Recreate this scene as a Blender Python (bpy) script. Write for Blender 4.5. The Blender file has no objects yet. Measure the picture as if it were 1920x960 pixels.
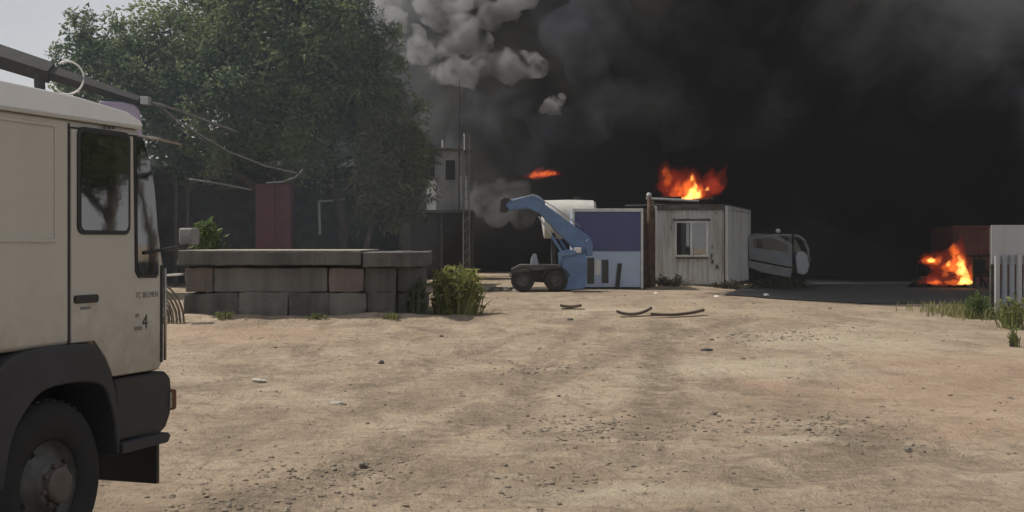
import bpy, bmesh, math, random
from mathutils import Vector, Matrix, noise
R = math.radians
sc = bpy.context.scene
C = sc.collection

# ------------------------------------------------------------------ camera, sky, sun, exposure
F = 2400.0            # focal length in photograph pixels
CAMZ, HOR = 1.8, 455.0
cd = bpy.data.cameras.new('camera'); cam = bpy.data.objects.new('camera', cd); C.objects.link(cam)
cam.location = (0, 0, CAMZ); cam.rotation_euler = (R(90), 0, 0)
cd.sensor_width = 36; cd.lens = 36 * F / 1920; cd.shift_y = -(480 - HOR) / 1920
cd.clip_start = .1; cd.clip_end = 6000
sc.camera = cam

SUN_EL, SUN_AZ = 54.0, (-.97, .24)
w = bpy.data.worlds.new('World'); sc.world = w; w.use_nodes = True
nt = w.node_tree; bg = nt.nodes['Background']
sky = nt.nodes.new('ShaderNodeTexSky'); sky.sky_type = 'NISHITA'; sky.sun_disc = False
sky.sun_elevation = R(SUN_EL); sky.sun_rotation = math.atan2(SUN_AZ[0], SUN_AZ[1])
sky.dust_density = 4.0; sky.air_density = 1.0; sky.ozone_density = 1.0
# thin broken cloud over the whole sky
wtc = nt.nodes.new('ShaderNodeTexCoord'); wmp = nt.nodes.new('ShaderNodeMapping'); wmp.inputs['Scale'].default_value = (1, 1, 2.2)
wn_ = nt.nodes.new('ShaderNodeTexNoise'); wn_.inputs['Scale'].default_value = 2.6; wn_.inputs['Detail'].default_value = 7; wn_.inputs['Roughness'].default_value = .55
wr = nt.nodes.new('ShaderNodeValToRGB'); wr.color_ramp.elements[0].position = .36; wr.color_ramp.elements[1].position = .66
wr.color_ramp.elements[0].color = (.25, .25, .25, 1); wr.color_ramp.elements[1].color = (.9, .9, .9, 1)
wx_ = nt.nodes.new('ShaderNodeMix'); wx_.data_type = 'RGBA'; wx_.inputs[7].default_value = (7.7, 7.8, 8.0, 1)
nt.links.new(wtc.outputs['Generated'], wmp.inputs[0]); nt.links.new(wmp.outputs[0], wn_.inputs[0]); nt.links.new(wn_.outputs[0], wr.inputs[0])
nt.links.new(wr.outputs[0], wx_.inputs[0]); nt.links.new(sky.outputs[0], wx_.inputs[6]); nt.links.new(wx_.outputs[2], bg.inputs[0])
bg.inputs[1].default_value = .08
sd = bpy.data.lights.new('sun', 'SUN'); sun = bpy.data.objects.new('sun', sd); C.objects.link(sun)
sd.energy = 3.6; sd.angle = R(.5); sd.color = (1.0, .93, .82)
d = Vector((SUN_AZ[0] * math.cos(R(SUN_EL)), SUN_AZ[1] * math.cos(R(SUN_EL)), math.sin(R(SUN_EL))))
sun.rotation_euler = d.to_track_quat('Z', 'Y').to_euler(); sun.location = d * 60
vs = sc.view_settings; vs.view_transform = 'Standard'; vs.look = 'None'; vs.exposure = .1; vs.gamma = 1
vs.use_curve_mapping = False
sc.cycles.volume_bounces = 2; sc.cycles.max_bounces = 6; sc.cycles.diffuse_bounces = 2
sc.cycles.use_denoising = True; sc.cycles.sample_clamp_indirect = 4
sc.cycles.use_adaptive_sampling = True; sc.cycles.adaptive_threshold = .03

# ------------------------------------------------------------------ helpers
def sst(a, b, x):
    t = min(1, max(0, (x - a) / (b - a))); return t * t * (3 - 2 * t)

def ground_base(x, y):
    a = .5 - .22 * sst(4.5, 9.5, x)
    return a * sst(9, 33, y) if y > 9 else 0.0

def PX(px, py, Y):                       # a point Y metres away that the photograph shows at px, py
    return Vector(((px - 960) / F * Y, Y, CAMZ - (py - HOR) / F * Y))

def GX(px, py):                          # where the ground is met
    Y = 10.
    for i in range(40):
        x = (px - 960) / F * Y
        Y = .5 * Y + .5 * (CAMZ - ground_base(x, Y)) * F / max(5, py - HOR)
    return ((px - 960) / F * Y, Y)

class MB:
    def __init__(s): s.v = []; s.f = []
    def add(s, vs_, fs):
        n = len(s.v); s.v += [tuple(v) for v in vs_]; s.f += [[i + n for i in f] for f in fs]; return s
    def box(s, a, b, M=None):
        (x0, y0, z0), (x1, y1, z1) = a, b
        v = [Vector(p) for p in ((x0,y0,z0),(x1,y0,z0),(x1,y1,z0),(x0,y1,z0),(x0,y0,z1),(x1,y0,z1),(x1,y1,z1),(x0,y1,z1))]
        if M: v = [M @ p for p in v]
        return s.add(v, [(0,3,2,1),(4,5,6,7),(0,1,5,4),(1,2,6,5),(2,3,7,6),(3,0,4,7)])
    def tube(s, pts, r, n=8, cap=True):
        pts = [Vector(p) for p in pts]; rs = r if isinstance(r, (list, tuple)) else [r] * len(pts)
        vs_, fs = [], []; up = None
        for i, p in enumerate(pts):
            t = (pts[min(i + 1, len(pts) - 1)] - pts[max(i - 1, 0)]).normalized()
            if up is None: up = Vector((0, 0, 1)) if abs(t.z) < .9 else Vector((1, 0, 0))
            a = t.cross(up).normalized(); b = t.cross(a).normalized(); up = -b if False else up
            for k in range(n):
                q = 2 * math.pi * k / n; vs_.append(p + rs[i] * (math.cos(q) * a + math.sin(q) * b))
        for i in range(len(pts) - 1):
            for k in range(n):
                fs.append((i*n+k, i*n+(k+1) % n, (i+1)*n+(k+1) % n, (i+1)*n+k))
        if cap: fs.append(tuple(range(n))[::-1]); fs.append(tuple((len(pts)-1)*n + k for k in range(n)))
        return s.add(vs_, fs)
    def prism(s, poly, a, b, axis='y'):   # polygon in the two other axes, extruded a..b
        def mk(p, q):
            return {'y': (p[0], q, p[1]), 'x': (q, p[0], p[1]), 'z': (p[0], p[1], q)}[axis]
        n = len(poly)
        return s.add([mk(p, a) for p in poly] + [mk(p, b) for p in poly],
                     [tuple(range(n))[::-1], tuple(range(n, 2*n))] + [(i, (i+1) % n, n+(i+1) % n, n+i) for i in range(n)])
    def lathe(s, prof, n=24, M=None):     # prof: (radius, along) about local Y
        vs_, fs = [], []
        for r_, h in prof:
            for k in range(n):
                q = 2*math.pi*k/n; p = Vector((r_*math.cos(q), h, r_*math.sin(q)))
                vs_.append(M @ p if M else p)
        for i in range(len(prof)-1):
            for k in range(n):
                fs.append((i*n+k, i*n+(k+1) % n, (i+1)*n+(k+1) % n, (i+1)*n+k))
        return s.add(vs_, fs)
    def ico(s, c, r, sub=1, sq=(1, 1, 1), seed=0, rough=0):
        V, Fc = ICO[sub]; c = Vector(c); out = []
        for p in V:
            k = 1 + rough * noise.noise(p * 1.3 + Vector((seed * 3.1, seed * 1.7, seed)))
            out.append(c + Vector((p.x*r*sq[0]*k, p.y*r*sq[1]*k, p.z*r*sq[2]*k)))
        return s.add(out, Fc)
    def mesh(s, name, smooth=False):
        m = bpy.data.meshes.new(name); m.from_pydata(s.v, [], s.f); m.validate()
        if smooth: m.shade_smooth()
        return m
    def build(s, name, mat, parent=None, bevel=0, smooth=False, seg=3):
        m = s.mesh(name, smooth or bevel > 0)
        bm = bmesh.new(); bm.from_mesh(m); bmesh.ops.recalc_face_normals(bm, faces=bm.faces); bm.to_mesh(m); bm.free()
        m.materials.append(mat)
        o = bpy.data.objects.new(name, m); C.objects.link(o)
        if parent: o.parent = parent
        if bevel:
            b = o.modifiers.new('bevel', 'BEVEL'); b.width = bevel; b.segments = seg; b.limit_method = 'ANGLE'; b.angle_limit = R(35)
            b.harden_normals = True
        return o

ICO = {}
for sub in (1, 2, 3):
    bm = bmesh.new(); bmesh.ops.create_icosphere(bm, subdivisions=sub, radius=1)
    bm.verts.ensure_lookup_table()
    ICO[sub] = ([v.co.copy() for v in bm.verts], [[v.index for v in f.verts] for f in bm.faces]); bm.free()

def tag(o, label=None, cat=None, group=None, kind=None):
    for k, v in (('label', label), ('category', cat), ('group', group), ('kind', kind)):
        if v: o[k] = v
    return o
def thing(name, label, cat, loc=(0, 0, 0), rz=0, group=None):
    o = bpy.data.objects.new(name, None); C.objects.link(o); o.location = loc; o.rotation_euler = (0, 0, rz)
    o.empty_display_size = .3
    return tag(o, label, cat, group)

def mat(name, col,  rough=.8, metal=0, var=.25, scale=3, bump=.15, bscale=40, col2=None, streak=False, spec=.5, thr=(.35, .7), transl=0):
    m = bpy.data.materials.new(name); m.use_nodes = True; t = m.node_tree; L = t.links
    b = t.nodes['Principled BSDF']; b.inputs['Roughness'].default_value = rough; b.inputs['Metallic'].default_value = metal
    b.inputs['Specular IOR Level'].default_value = spec
    tc = t.nodes.new('ShaderNodeTexCoord'); mp = t.nodes.new('ShaderNodeMapping'); L.new(tc.outputs['Object'], mp.inputs[0])
    if streak: mp.inputs['Scale'].default_value = (1, 1, .12)
    n = t.nodes.new('ShaderNodeTexNoise'); n.inputs['Scale'].default_value = scale; n.inputs['Detail'].default_value = 7; n.inputs['Roughness'].default_value = .65
    L.new(mp.outputs[0], n.inputs['Vector'])
    cr = t.nodes.new('ShaderNodeValToRGB'); cr.color_ramp.elements[0].position, cr.color_ramp.elements[1].position = thr
    c2 = col2 or tuple(c * (1 - var) for c in col)
    cr.color_ramp.elements[0].color = (*c2, 1); cr.color_ramp.elements[1].color = (*col, 1)
    L.new(n.outputs[0], cr.inputs[0]); L.new(cr.outputs[0], b.inputs['Base Color'])
    if bump:
        n2 = t.nodes.new('ShaderNodeTexNoise'); n2.inputs['Scale'].default_value = bscale; n2.inputs['Detail'].default_value = 4
        L.new(tc.outputs['Object'], n2.inputs['Vector'])
        bp = t.nodes.new('ShaderNodeBump'); bp.inputs['Strength'].default_value = bump; bp.inputs['Distance'].default_value = .02
        L.new(n2.outputs[0], bp.inputs['Height']); L.new(bp.outputs[0], b.inputs['Normal'])
    if transl:
        tr = t.nodes.new('ShaderNodeBsdfTranslucent'); mx = t.nodes.new('ShaderNodeMixShader'); mx.inputs[0].default_value = transl
        L.new(cr.outputs[0], tr.inputs[0]); L.new(b.outputs[0], mx.inputs[1]); L.new(tr.outputs[0], mx.inputs[2])
        L.new(mx.outputs[0], t.nodes['Material Output'].inputs[0])
    return m

def smoke_mat(name, dens, alb, aniso=.1):
    m = bpy.data.materials.new(name); m.use_nodes = True; t = m.node_tree; t.nodes.remove(t.nodes['Principled BSDF'])
    s = t.nodes.new('ShaderNodeVolumeScatter'); a = t.nodes.new('ShaderNodeVolumeAbsorption'); ad = t.nodes.new('ShaderNodeAddShader')
    s.inputs['Color'].default_value = (*alb, 1); s.inputs['Density'].default_value = dens; s.inputs['Anisotropy'].default_value = aniso
    a.inputs['Color'].default_value = (*alb, 1); a.inputs['Density'].default_value = dens
    t.links.new(s.outputs[0], ad.inputs[0]); t.links.new(a.outputs[0], ad.inputs[1])
    t.links.new(ad.outputs[0], t.nodes['Material Output'].inputs['Volume'])
    return m
def torn_mat(name, dens, alb, sc_=1.1, lo=.36, hi=.56, step=.08, fine=3.2):
    m = smoke_mat(name, dens, alb); t = m.node_tree; N = t.nodes; L = t.links
    tc = N.new('ShaderNodeTexCoord')
    def nz(k, det, dist):
        n = N.new('ShaderNodeTexNoise'); n.inputs['Scale'].default_value = k; n.inputs['Detail'].default_value = det; n.inputs['Roughness'].default_value = .6
        n.inputs['Distortion'].default_value = dist; L.new(tc.outputs['Object'], n.inputs['Vector']); return n.outputs[0]
    a = N.new('ShaderNodeMapRange'); a.interpolation_type = 'SMOOTHSTEP'; a.inputs[1].default_value = lo; a.inputs[2].default_value = hi; a.inputs[4].default_value = dens
    mx = N.new('ShaderNodeMath'); mx.operation = 'MULTIPLY_ADD'; mx.inputs[1].default_value = .35
    L.new(nz(fine, 2, .5), mx.inputs[0]); 
    sb = N.new('ShaderNodeMath'); sb.operation = 'SUBTRACT'; sb.inputs[1].default_value = .175; L.new(nz(sc_, 2, .9), sb.inputs[0]); L.new(sb.outputs[0], mx.inputs[2])
    L.new(mx.outputs[0], a.inputs[0])
    for n in N:
        if n.type in ('VOLUME_SCATTER', 'VOLUME_ABSORPTION'): L.new(a.outputs[0], n.inputs['Density'])
    m.cycles.volume_step_rate = step
    return m
def fire_mat(name, col, e):
    m = bpy.data.materials.new(name); m.use_nodes = True; t = m.node_tree; t.nodes.remove(t.nodes['Principled BSDF'])
    s = t.nodes.new('ShaderNodeEmission'); s.inputs[0].default_value = (*col, 1); s.inputs[1].default_value = e
    t.links.new(s.outputs[0], t.nodes['Material Output'].inputs['Volume'])
    return m

M = {}
M['white_paint'] = mat('white_paint', (.50, .47, .405), .38, var=.12, scale=1.4, bump=.02, bscale=6, streak=True)
def dirty(m):
    t = m.node_tree; N = t.nodes; L = t.links; b = N['Principled BSDF']; src = b.inputs['Base Color'].links[0].from_socket
    tc = N.new('ShaderNodeTexCoord'); sx_ = N.new('ShaderNodeSeparateXYZ'); L.new(tc.outputs['Object'], sx_.inputs[0])
    n = N.new('ShaderNodeTexNoise'); n.inputs['Scale'].default_value = 5; n.inputs['Detail'].default_value = 8; n.inputs['Roughness'].default_value = .7; L.new(tc.outputs['Object'], n.inputs['Vector'])
    r = N.new('ShaderNodeMapRange'); r.inputs[1].default_value = 1.65; r.inputs[2].default_value = .95; r.inputs[3].default_value = -.12; r.inputs[4].default_value = .42; L.new(sx_.outputs[2], r.inputs[0])
    a = N.new('ShaderNodeMath'); a.operation = 'ADD'; L.new(r.outputs[0], a.inputs[0]); L.new(n.outputs[0], a.inputs[1])
    k = N.new('ShaderNodeMapRange'); k.inputs[1].default_value = .55; k.inputs[2].default_value = .95; k.inputs[4].default_value = .8; L.new(a.outputs[0], k.inputs[0])
    mx = N.new('ShaderNodeMix'); mx.data_type = 'RGBA'; mx.inputs[7].default_value = (.27, .215, .155, 1)
    L.new(k.outputs[0], mx.inputs[0]); L.new(src, mx.inputs[6]); L.new(mx.outputs[2], b.inputs['Base Color'])
dirty(M['white_paint'])
M['roof_paint'] = mat('roof_paint', (.78, .78, .76), .4, var=.1, scale=2, bump=.02, bscale=6)
M['plastic'] = mat('black_plastic', (.020, .020, .022), .5, var=.4, scale=6, bump=.1, bscale=60)
M['dust_plastic'] = mat('dusty_plastic', (.036, .036, .040), .62, var=.35, scale=4, bump=.1, bscale=50)
M['rubber'] = mat('rubber', (.022, .021, .020), .85, var=.4, scale=8, bump=.2, bscale=50)
M['glass'] = mat('dark_glass', (.008, .011, .011), .03, var=.2, scale=2, bump=.05, bscale=1.6, spec=.5)
M['glass'].node_tree.nodes['Principled BSDF'].inputs['IOR'].default_value = 2.8
M['rim'] = mat('dusty_steel_rim', (.12, .115, .105), .6, metal=.2, var=.5, scale=12)
M['hub'] = mat('rusty_hub', (.14, .12, .105), .7, var=.5, scale=10, col2=(.09, .06, .045))
M['dark'] = mat('dark_steel', (.035, .034, .034), .7, var=.5, scale=5)
M['chrome'] = mat('worn_chrome', (.5, .48, .45), .3, metal=.8, var=.4, scale=9)
M['lamp'] = mat('amber_lens', (.10, .025, .008), .2, var=.3)
M['ink'] = mat('dark_lettering', (.06, .058, .05), .7, var=.3)
M['ink_grey'] = mat('faded_lettering', (.22, .21, .19), .7, var=.3)
M['concrete'] = mat('weathered_concrete', (.185, .176, .16), .92, var=.6, scale=2.2, bump=.5, bscale=22, thr=(.3, .75), streak=True)
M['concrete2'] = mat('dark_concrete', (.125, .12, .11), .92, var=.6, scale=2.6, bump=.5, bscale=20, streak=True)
M['concrete3'] = mat('brick_tinted_concrete', (.165, .135, .118), .92, scale=3, bump=.5, bscale=20, col2=(.09, .078, .07), streak=True)
M['slab'] = mat('painted_lit_slab', (.42, .39, .33), .9, var=.4, scale=2, bump=.4, bscale=25)
M['bark'] = mat('bark', (.09, .07, .055), .95, var=.5, scale=6, bump=.8, bscale=14)
M['leaf'] = mat('leaf', (.25, .28, .12), .6, scale=.8, bump=0, col2=(.085, .13, .07), transl=.5, thr=(.38, .68))
M['leaf2'] = mat('olive_leaf', (.17, .16, .075), .6, scale=.8, bump=0, col2=(.06, .07, .03), transl=.3)
M['grass'] = mat('dry_grass', (.27, .26, .09), .7, scale=1.5, bump=0, col2=(.12, .16, .045), transl=.35)
M['bush_leaf'] = mat('sunny_weed', (.36, .34, .11), .7, scale=1.8, bump=0, col2=(.17, .20, .055), transl=.5)  # leaf colour lightened to stand in for sunlight on the bush
M['ivy'] = mat('dark_creeper', (.06, .08, .03), .6, scale=2, bump=0, col2=(.03, .045, .018), transl=.3)
M['straw'] = mat('straw_grass', (.33, .29, .13), .8, scale=1.2, bump=0, col2=(.13, .16, .055), transl=.35)
M['weed'] = mat('weed_leaf', (.13, .19, .05), .6, scale=2, bump=0, col2=(.06, .10, .025), transl=.35)
M['blue'] = mat('blue_machine_paint', (.11, .195, .355), .5, var=.35, scale=3, bump=.05)
M['panel_blue'] = mat('violet_blue_panel', (.045, .055, .165), .4, var=.15, scale=1.2, bump=.03)
M['panel_pale'] = mat('pale_blue_panel', (.36, .43, .56), .5, var=.15, scale=1.5, bump=.03)
M['cream'] = mat('faded_cream_container', (.49, .495, .465), .6, scale=2.6, bump=.1, col2=(.25, .225, .185), streak=True, thr=(.25, .55))
M['rust'] = mat('rusty_steel', (.13, .075, .045), .9, var=.6, scale=5, bump=.4)
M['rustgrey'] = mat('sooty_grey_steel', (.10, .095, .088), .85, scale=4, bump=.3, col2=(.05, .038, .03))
M['white_frame'] = mat('window_white', (.6, .6, .57), .6, var=.25)
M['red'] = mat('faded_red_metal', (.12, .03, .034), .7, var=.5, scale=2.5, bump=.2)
M['redbrown'] = mat('red_brown_container', (.17, .05, .036), .75, var=.4, scale=2, bump=.15)
M['tower'] = mat('grey_cabin_wall', (.29, .29, .285), .8, var=.4, scale=2, bump=.2)
M['lavender'] = mat('lavender_paint', (.36, .30, .42), .5, var=.2, scale=2)
M['zinc'] = mat('galvanised_sheet', (.42, .43, .44), .55, metal=.15, var=.22, scale=2.5, bump=.08, streak=True)
M['zinc2'] = mat('weathered_sheet', (.30, .33, .37), .6, metal=.1, var=.3, scale=3, bump=.1, streak=True)
M['wood'] = mat('weathered_timber', (.12, .09, .065), .9, var=.5, scale=8, bump=.4, bscale=30)
M['stone'] = mat('grey_stone', (.24, .215, .18), .95, var=.5, scale=5, bump=.3)
M['grit'] = mat('sandy_grit', (.33, .28, .21), .95, var=.5, scale=30, bump=.2)
M['grit_dark'] = mat('brown_grit', (.21, .18, .14), .95, var=.5, scale=30, bump=.2)
M['pale_stone'] = mat('pale_stone', (.5, .47, .40), .95, var=.3, scale=5, bump=.3)
M['old_cable'] = mat('weathered_cable', (.20, .19, .18), .8, var=.4, scale=4, bump=.1)
M['char'] = mat('charred_metal', (.018, .016, .015), .95, var=.5, scale=5, bump=.4)
M['litter'] = mat('pale_litter', (.65, .64, .60), .8, var=.15)
M['van'] = mat('sooty_van_paint', (.25, .26, .26), .6, var=.4, scale=3, bump=.1)
M['hose'] = mat('brown_hose', (.17, .135, .10), .8, var=.4, scale=6)
M['brick'] = mat('red_brick', (.26, .10, .06), .9, var=.4)

# ------------------------------------------------------------------ ground
random.seed(4)
# wheel tracks and stained patches: paths in the photograph, turned into ground positions
TRACK = []
def path(pts, wd, depth, damp):
    q = [GX(*p) for p in pts]; out = []
    for i in range(len(q) - 1):
        n = max(2, int(math.dist(q[i], q[i+1]) / .25))
        out += [(q[i][0] + (q[i+1][0]-q[i][0])*k/n, q[i][1] + (q[i+1][1]-q[i][1])*k/n) for k in range(n)]
    TRACK.append((out, wd, depth, damp))
path([(1250, 600), (1235, 660), (1240, 720), (1235, 780), (1215, 830)], .36, .02, .95)
path([(1400, 600), (1300, 625), (1170, 660), (1020, 720), (930, 775), (760, 835), (600, 905), (430, 945)], .34, .022, .85)
path([(1130, 585), (1060, 640), (1010, 690), (990, 740), (960, 800)], .30, .02, .7)
path([(700, 610), (690, 650), (720, 700), (690, 760), (560, 830)], .30, .02, .4)
path([(1500, 610), (1420, 620), (1320, 625)], .6, .02, .6)
path([(1450, 900), (1600, 870), (1750, 850), (1880, 880)], .45, .03, .7)
path([(1000, 940), (1090, 880), (1230, 850), (1400, 870)], .40, .02, .55)
path([(1000, 620), (900, 660), (760, 690), (640, 720), (480, 740)], .22, .02, .45)
path([(1560, 690), (1500, 740), (1490, 790)], .3, .02, .4)
path([(1700, 800), (1620, 830), (1640, 860)], .35, .03, .7)
path([(880, 870), (780, 900), (700, 950)], .28, .025, .5)
path([(960, 575), (900, 590), (860, 610)], .4, .02, .4)
path([(420, 640), (560, 650), (700, 640), (820, 620)], .3, .02, .4)
def ss(a, b, x): return sst(a, b, x)
def tracks_at(x, y):
    dmp = dep = 0
    for pts, wd, dp, da in TRACK:
        m = min((x - p[0])**2 + (y - p[1])**2 for p in pts) if BB(pts, x, y, wd) else 99
        if m < (wd * 1.7)**2:
            m = math.sqrt(m) * (1 + .35 * noise.noise(Vector((x * 1.7, y * .8, 3))))
            dmp = max(dmp, da * (1 - ss(wd * .62, wd * .95, m)) * (.55 + .45 * abs(math.sin(m / wd * 7.5))))
            dep += -dp * (1 - ss(0, wd * .8, m)) + dp * .7 * math.exp(-((m - wd * 1.15) / (wd * .28))**2)
    return dmp, dep
def BB(pts, x, y, wd):
    return pts[-1] and min(p[0] for p in pts) - 1 < x < max(p[0] for p in pts) + 1 and min(p[1] for p in pts) - 1 < y < max(p[1] for p in pts) + 1
_bb = {}
def ground_z(x, y, fine=True):
    z = ground_base(x, y)
    if -20 < x < 26 and 3 < y < 48 and fine:
        v = Vector((x, y, 0))
        if 22.6 < y < 25 and -7.2 < x < -.6: z += (.10 + .07 * noise.noise(v * 1.9)) * math.exp(-((y - 23.95) / .4)**2) * sst(-7.2, -6.4, x) * (1 - sst(-1.6, -.7, x))
        z += .035 * noise.noise(v * .35) + .014 * noise.noise(v * .9 + Vector((7, 1, 2))) + .009 * noise.noise(v * 2.3) + .007 * noise.noise(v * 5.5)
    return z
def frange(a, b, st):
    out = []; 
    while a < b: out.append(a); a += st
    return out
xs = [-400, -250, -120, -60, -35, -24, -18] + frange(-15, 18, .15) + [18, 24, 35, 60, 120, 250, 400]
ys = [-300, -120, -40, -12, -3, 2, 5] + frange(6.5, 12, .07) + frange(12, 22, .11) + frange(22, 36, .18) + frange(36, 50, .6) + [52, 60, 80, 120, 200, 350, 500]
vv, damp, ff, red, pale = [], [], [], [], []
REDS = [(GX(1780, 740), 1.6, 1.8), (GX(1850, 690), 1.6, 2.5), (GX(1440, 720), .5, .8), (GX(430, 625), 1.6, 1.2), (GX(1860, 800), 1.0, .7)]
PALES = [(GX(1500, 828), .55, .16), (GX(1430, 822), .4, .12), (GX(1160, 925), .7, .3), (GX(1130, 580), 1.0, .8), (GX(1210, 712), .3, .5), (GX(1600, 640), 1.6, 1.6), (GX(1400, 690), 1.4, 1.0)]
def blobs(L_, x, y):
    k = 0
    for (c, a_, b_) in L_:
        d2 = ((x - c[0]) / a_)**2 + ((y - c[1]) / b_)**2
        if d2 < 4: k = max(k, 1 - sst(.2, 1.7, math.sqrt(d2) * (1 + .5 * noise.noise(Vector((x * 1.3, y * 1.3, 5))))))
    return k
for y in ys:
    for x in xs:
        z = ground_z(x, y); dm = 0
        if -9 < x < 12 and 6 < y < 36:
            dm, dz = tracks_at(x, y); z += dz
        vv.append((x, y, z)); damp.append(dm)
        near = -9 < x < 14 and 6 < y < 38
        red.append(blobs(REDS, x, y) if near else 0); pale.append(blobs(PALES, x, y) if near else 0)
nx = len(xs)
for j in range(len(ys) - 1):
    for i in range(nx - 1): ff.append((j*nx+i, j*nx+i+1, (j+1)*nx+i+1, (j+1)*nx+i))
gm = bpy.data.meshes.new('ground'); gm.from_pydata(vv, [], ff); gm.shade_smooth()
for nm_, dat in (('damp', damp), ('redsoil', red), ('palesoil', pale)):
    at = gm.attributes.new(nm_, 'FLOAT', 'POINT'); at.data.foreach_set('value', dat)

def ground_material():
    m = bpy.data.materials.new('sandy_earth'); m.use_nodes = True; t = m.node_tree; L = t.links; N = t.nodes
    b = N['Principled BSDF']; b.inputs['Roughness'].default_value = .95; b.inputs['Specular IOR Level'].default_value = .15
    tc = N.new('ShaderNodeTexCoord')
    def nz(sc_, det=6, ro=.6, st=(1, 1, 1), rot=0, dist=0):
        mp = N.new('ShaderNodeMapping'); mp.inputs['Scale'].default_value = st; mp.inputs['Rotation'].default_value = (0, 0, rot)
        L.new(tc.outputs['Object'], mp.inputs[0])
        n = N.new('ShaderNodeTexNoise'); n.inputs['Scale'].default_value = sc_; n.inputs['Detail'].default_value = det
        n.inputs['Roughness'].default_value = ro; n.inputs['Distortion'].default_value = dist
        L.new(mp.outputs[0], n.inputs[0]); return n.outputs[0]
    def ramp(src, a, b_, c0=(0, 0, 0, 1), c1=(1, 1, 1, 1)):
        r = N.new('ShaderNodeValToRGB'); r.color_ramp.elements[0].position = a; r.color_ramp.elements[1].position = b_
        r.color_ramp.elements[0].color = c0; r.color_ramp.elements[1].color = c1; L.new(src, r.inputs[0]); return r.outputs[0]
    def mix(f, a, c, k=1, mode='MIX'):
        x = N.new('ShaderNodeMix'); x.data_type = 'RGBA'; x.blend_type = mode
        if k != 1:
            mm = N.new('ShaderNodeMath'); mm.operation = 'MULTIPLY'; mm.inputs[1].default_value = k; L.new(f, mm.inputs[0]); f = mm.outputs[0]
        L.new(f, x.inputs[0]); L.new(a, x.inputs[6])
        if isinstance(c, tuple): x.inputs[7].default_value = c
        else: L.new(c, x.inputs[7])
        return x.outputs[2]
    col = ramp(nz(.55, 8, .62), .32, .68, (.35, .273, .196, 1), (.53, .428, .32, 1))
    col = mix(ramp(nz(.22, 4, .5), .55, .72), col, (.40, .30, .21, 1), .5)                     # reddish sand
    col = mix(ramp(nz(1.3, 7, .72, (1, .45, 1), .5, .6), .49, .66), col, (.195, .155, .114, 1), .75)        # darker patches
    col = mix(ramp(nz(.9, 7, .7, (.5, 1.4, 1), .1, .4), .60, .72), col, (.54, .46, .345, 1), .8)    # pale dust
    col = mix(ramp(nz(4.2, 8, .78, (.55, 1.3, 1), .15, .3), .50, .64), col, (.19, .15, .11, 1), .6)
    col = mix(ramp(nz(5.5, 7, .75, (.5, 1.4, 1), -.2, .3), .56, .68), col, (.56, .475, .36, 1), .55)
    col = mix(ramp(nz(9, 5, .75, (1, .7, 1)), .54, .70), col, (.15, .12, .09, 1), .75)           # clods
    col = mix(ramp(nz(26, 4, .75), .58, .72), col, (.115, .095, .078, 1), .75)                      # grit
    col = mix(ramp(nz(34, 3, .7, rot=1), .62, .72), col, (.52, .46, .36, 1), .55)
    def att(nm_, n_, a0, a1):
        a = N.new('ShaderNodeAttribute'); a.attribute_name = nm_
        mm = N.new('ShaderNodeMath'); mm.operation = 'MULTIPLY'; L.new(a.outputs['Fac'], mm.inputs[0]); L.new(ramp(n_, a0, a1), mm.inputs[1]); return mm.outputs[0]
    col = mix(att('redsoil', nz(1.6, 6, .7, rot=.3), .25, .6), col, (.47, .325, .23, 1), .65)
    col = mix(att('palesoil', nz(3.5, 6, .7, rot=.8), .3, .55), col, (.56, .49, .37, 1), .7)
    a = N.new('ShaderNodeAttribute'); a.attribute_name = 'damp'
    mm = N.new('ShaderNodeMath'); mm.operation = 'MULTIPLY'; L.new(a.outputs['Fac'], mm.inputs[0]); L.new(ramp(nz(6.5, 8, .78), .36, .56), mm.inputs[1])
    col = mix(mm.outputs[0], col, (.18, .143, .107, 1), .9)
    L.new(col, b.inputs['Base Color'])
    h = N.new('ShaderNodeMath'); h.operation = 'ADD'; L.new(nz(7, 8, .7, (1, .6, 1)), h.inputs[0])
    h2 = N.new('ShaderNodeMath'); h2.operation = 'MULTIPLY'; h2.inputs[1].default_value = .35; L.new(nz(38, 5, .7), h2.inputs[0]); L.new(h2.outputs[0], h.inputs[1])
    bp = N.new('ShaderNodeBump'); bp.inputs['Strength'].default_value = 1.0; bp.inputs['Distance'].default_value = .10
    L.new(h.outputs[0], bp.inputs['Height']); L.new(bp.outputs[0], b.inputs['Normal'])
    return m
gm.materials.append(ground_material())
go = bpy.data.objects.new('ground', gm); C.objects.link(go)
tag(go, 'bare sandy yard with wheel tracks and grit', kind='structure')

# tarmac road beyond the yard, at right; dark colour paints in smoke shadow
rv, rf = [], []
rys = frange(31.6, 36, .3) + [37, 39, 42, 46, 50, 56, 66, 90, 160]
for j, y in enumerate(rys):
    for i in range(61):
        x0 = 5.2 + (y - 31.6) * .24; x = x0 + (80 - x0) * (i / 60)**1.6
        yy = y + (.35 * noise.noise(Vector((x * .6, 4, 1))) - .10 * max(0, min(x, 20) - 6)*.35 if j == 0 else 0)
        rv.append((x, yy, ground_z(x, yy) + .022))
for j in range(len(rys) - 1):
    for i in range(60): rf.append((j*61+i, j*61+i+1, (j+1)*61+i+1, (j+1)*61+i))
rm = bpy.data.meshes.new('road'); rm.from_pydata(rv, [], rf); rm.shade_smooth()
rm.materials.append(mat('shadowed_tarmac', (.055, .054, .053), .9, var=.35, scale=2, bump=.3, bscale=30))
ro = bpy.data.objects.new('road', rm); C.objects.link(ro); tag(ro, 'tarmac road with the smoke shadow put into its dark colour', kind='structure')

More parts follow.
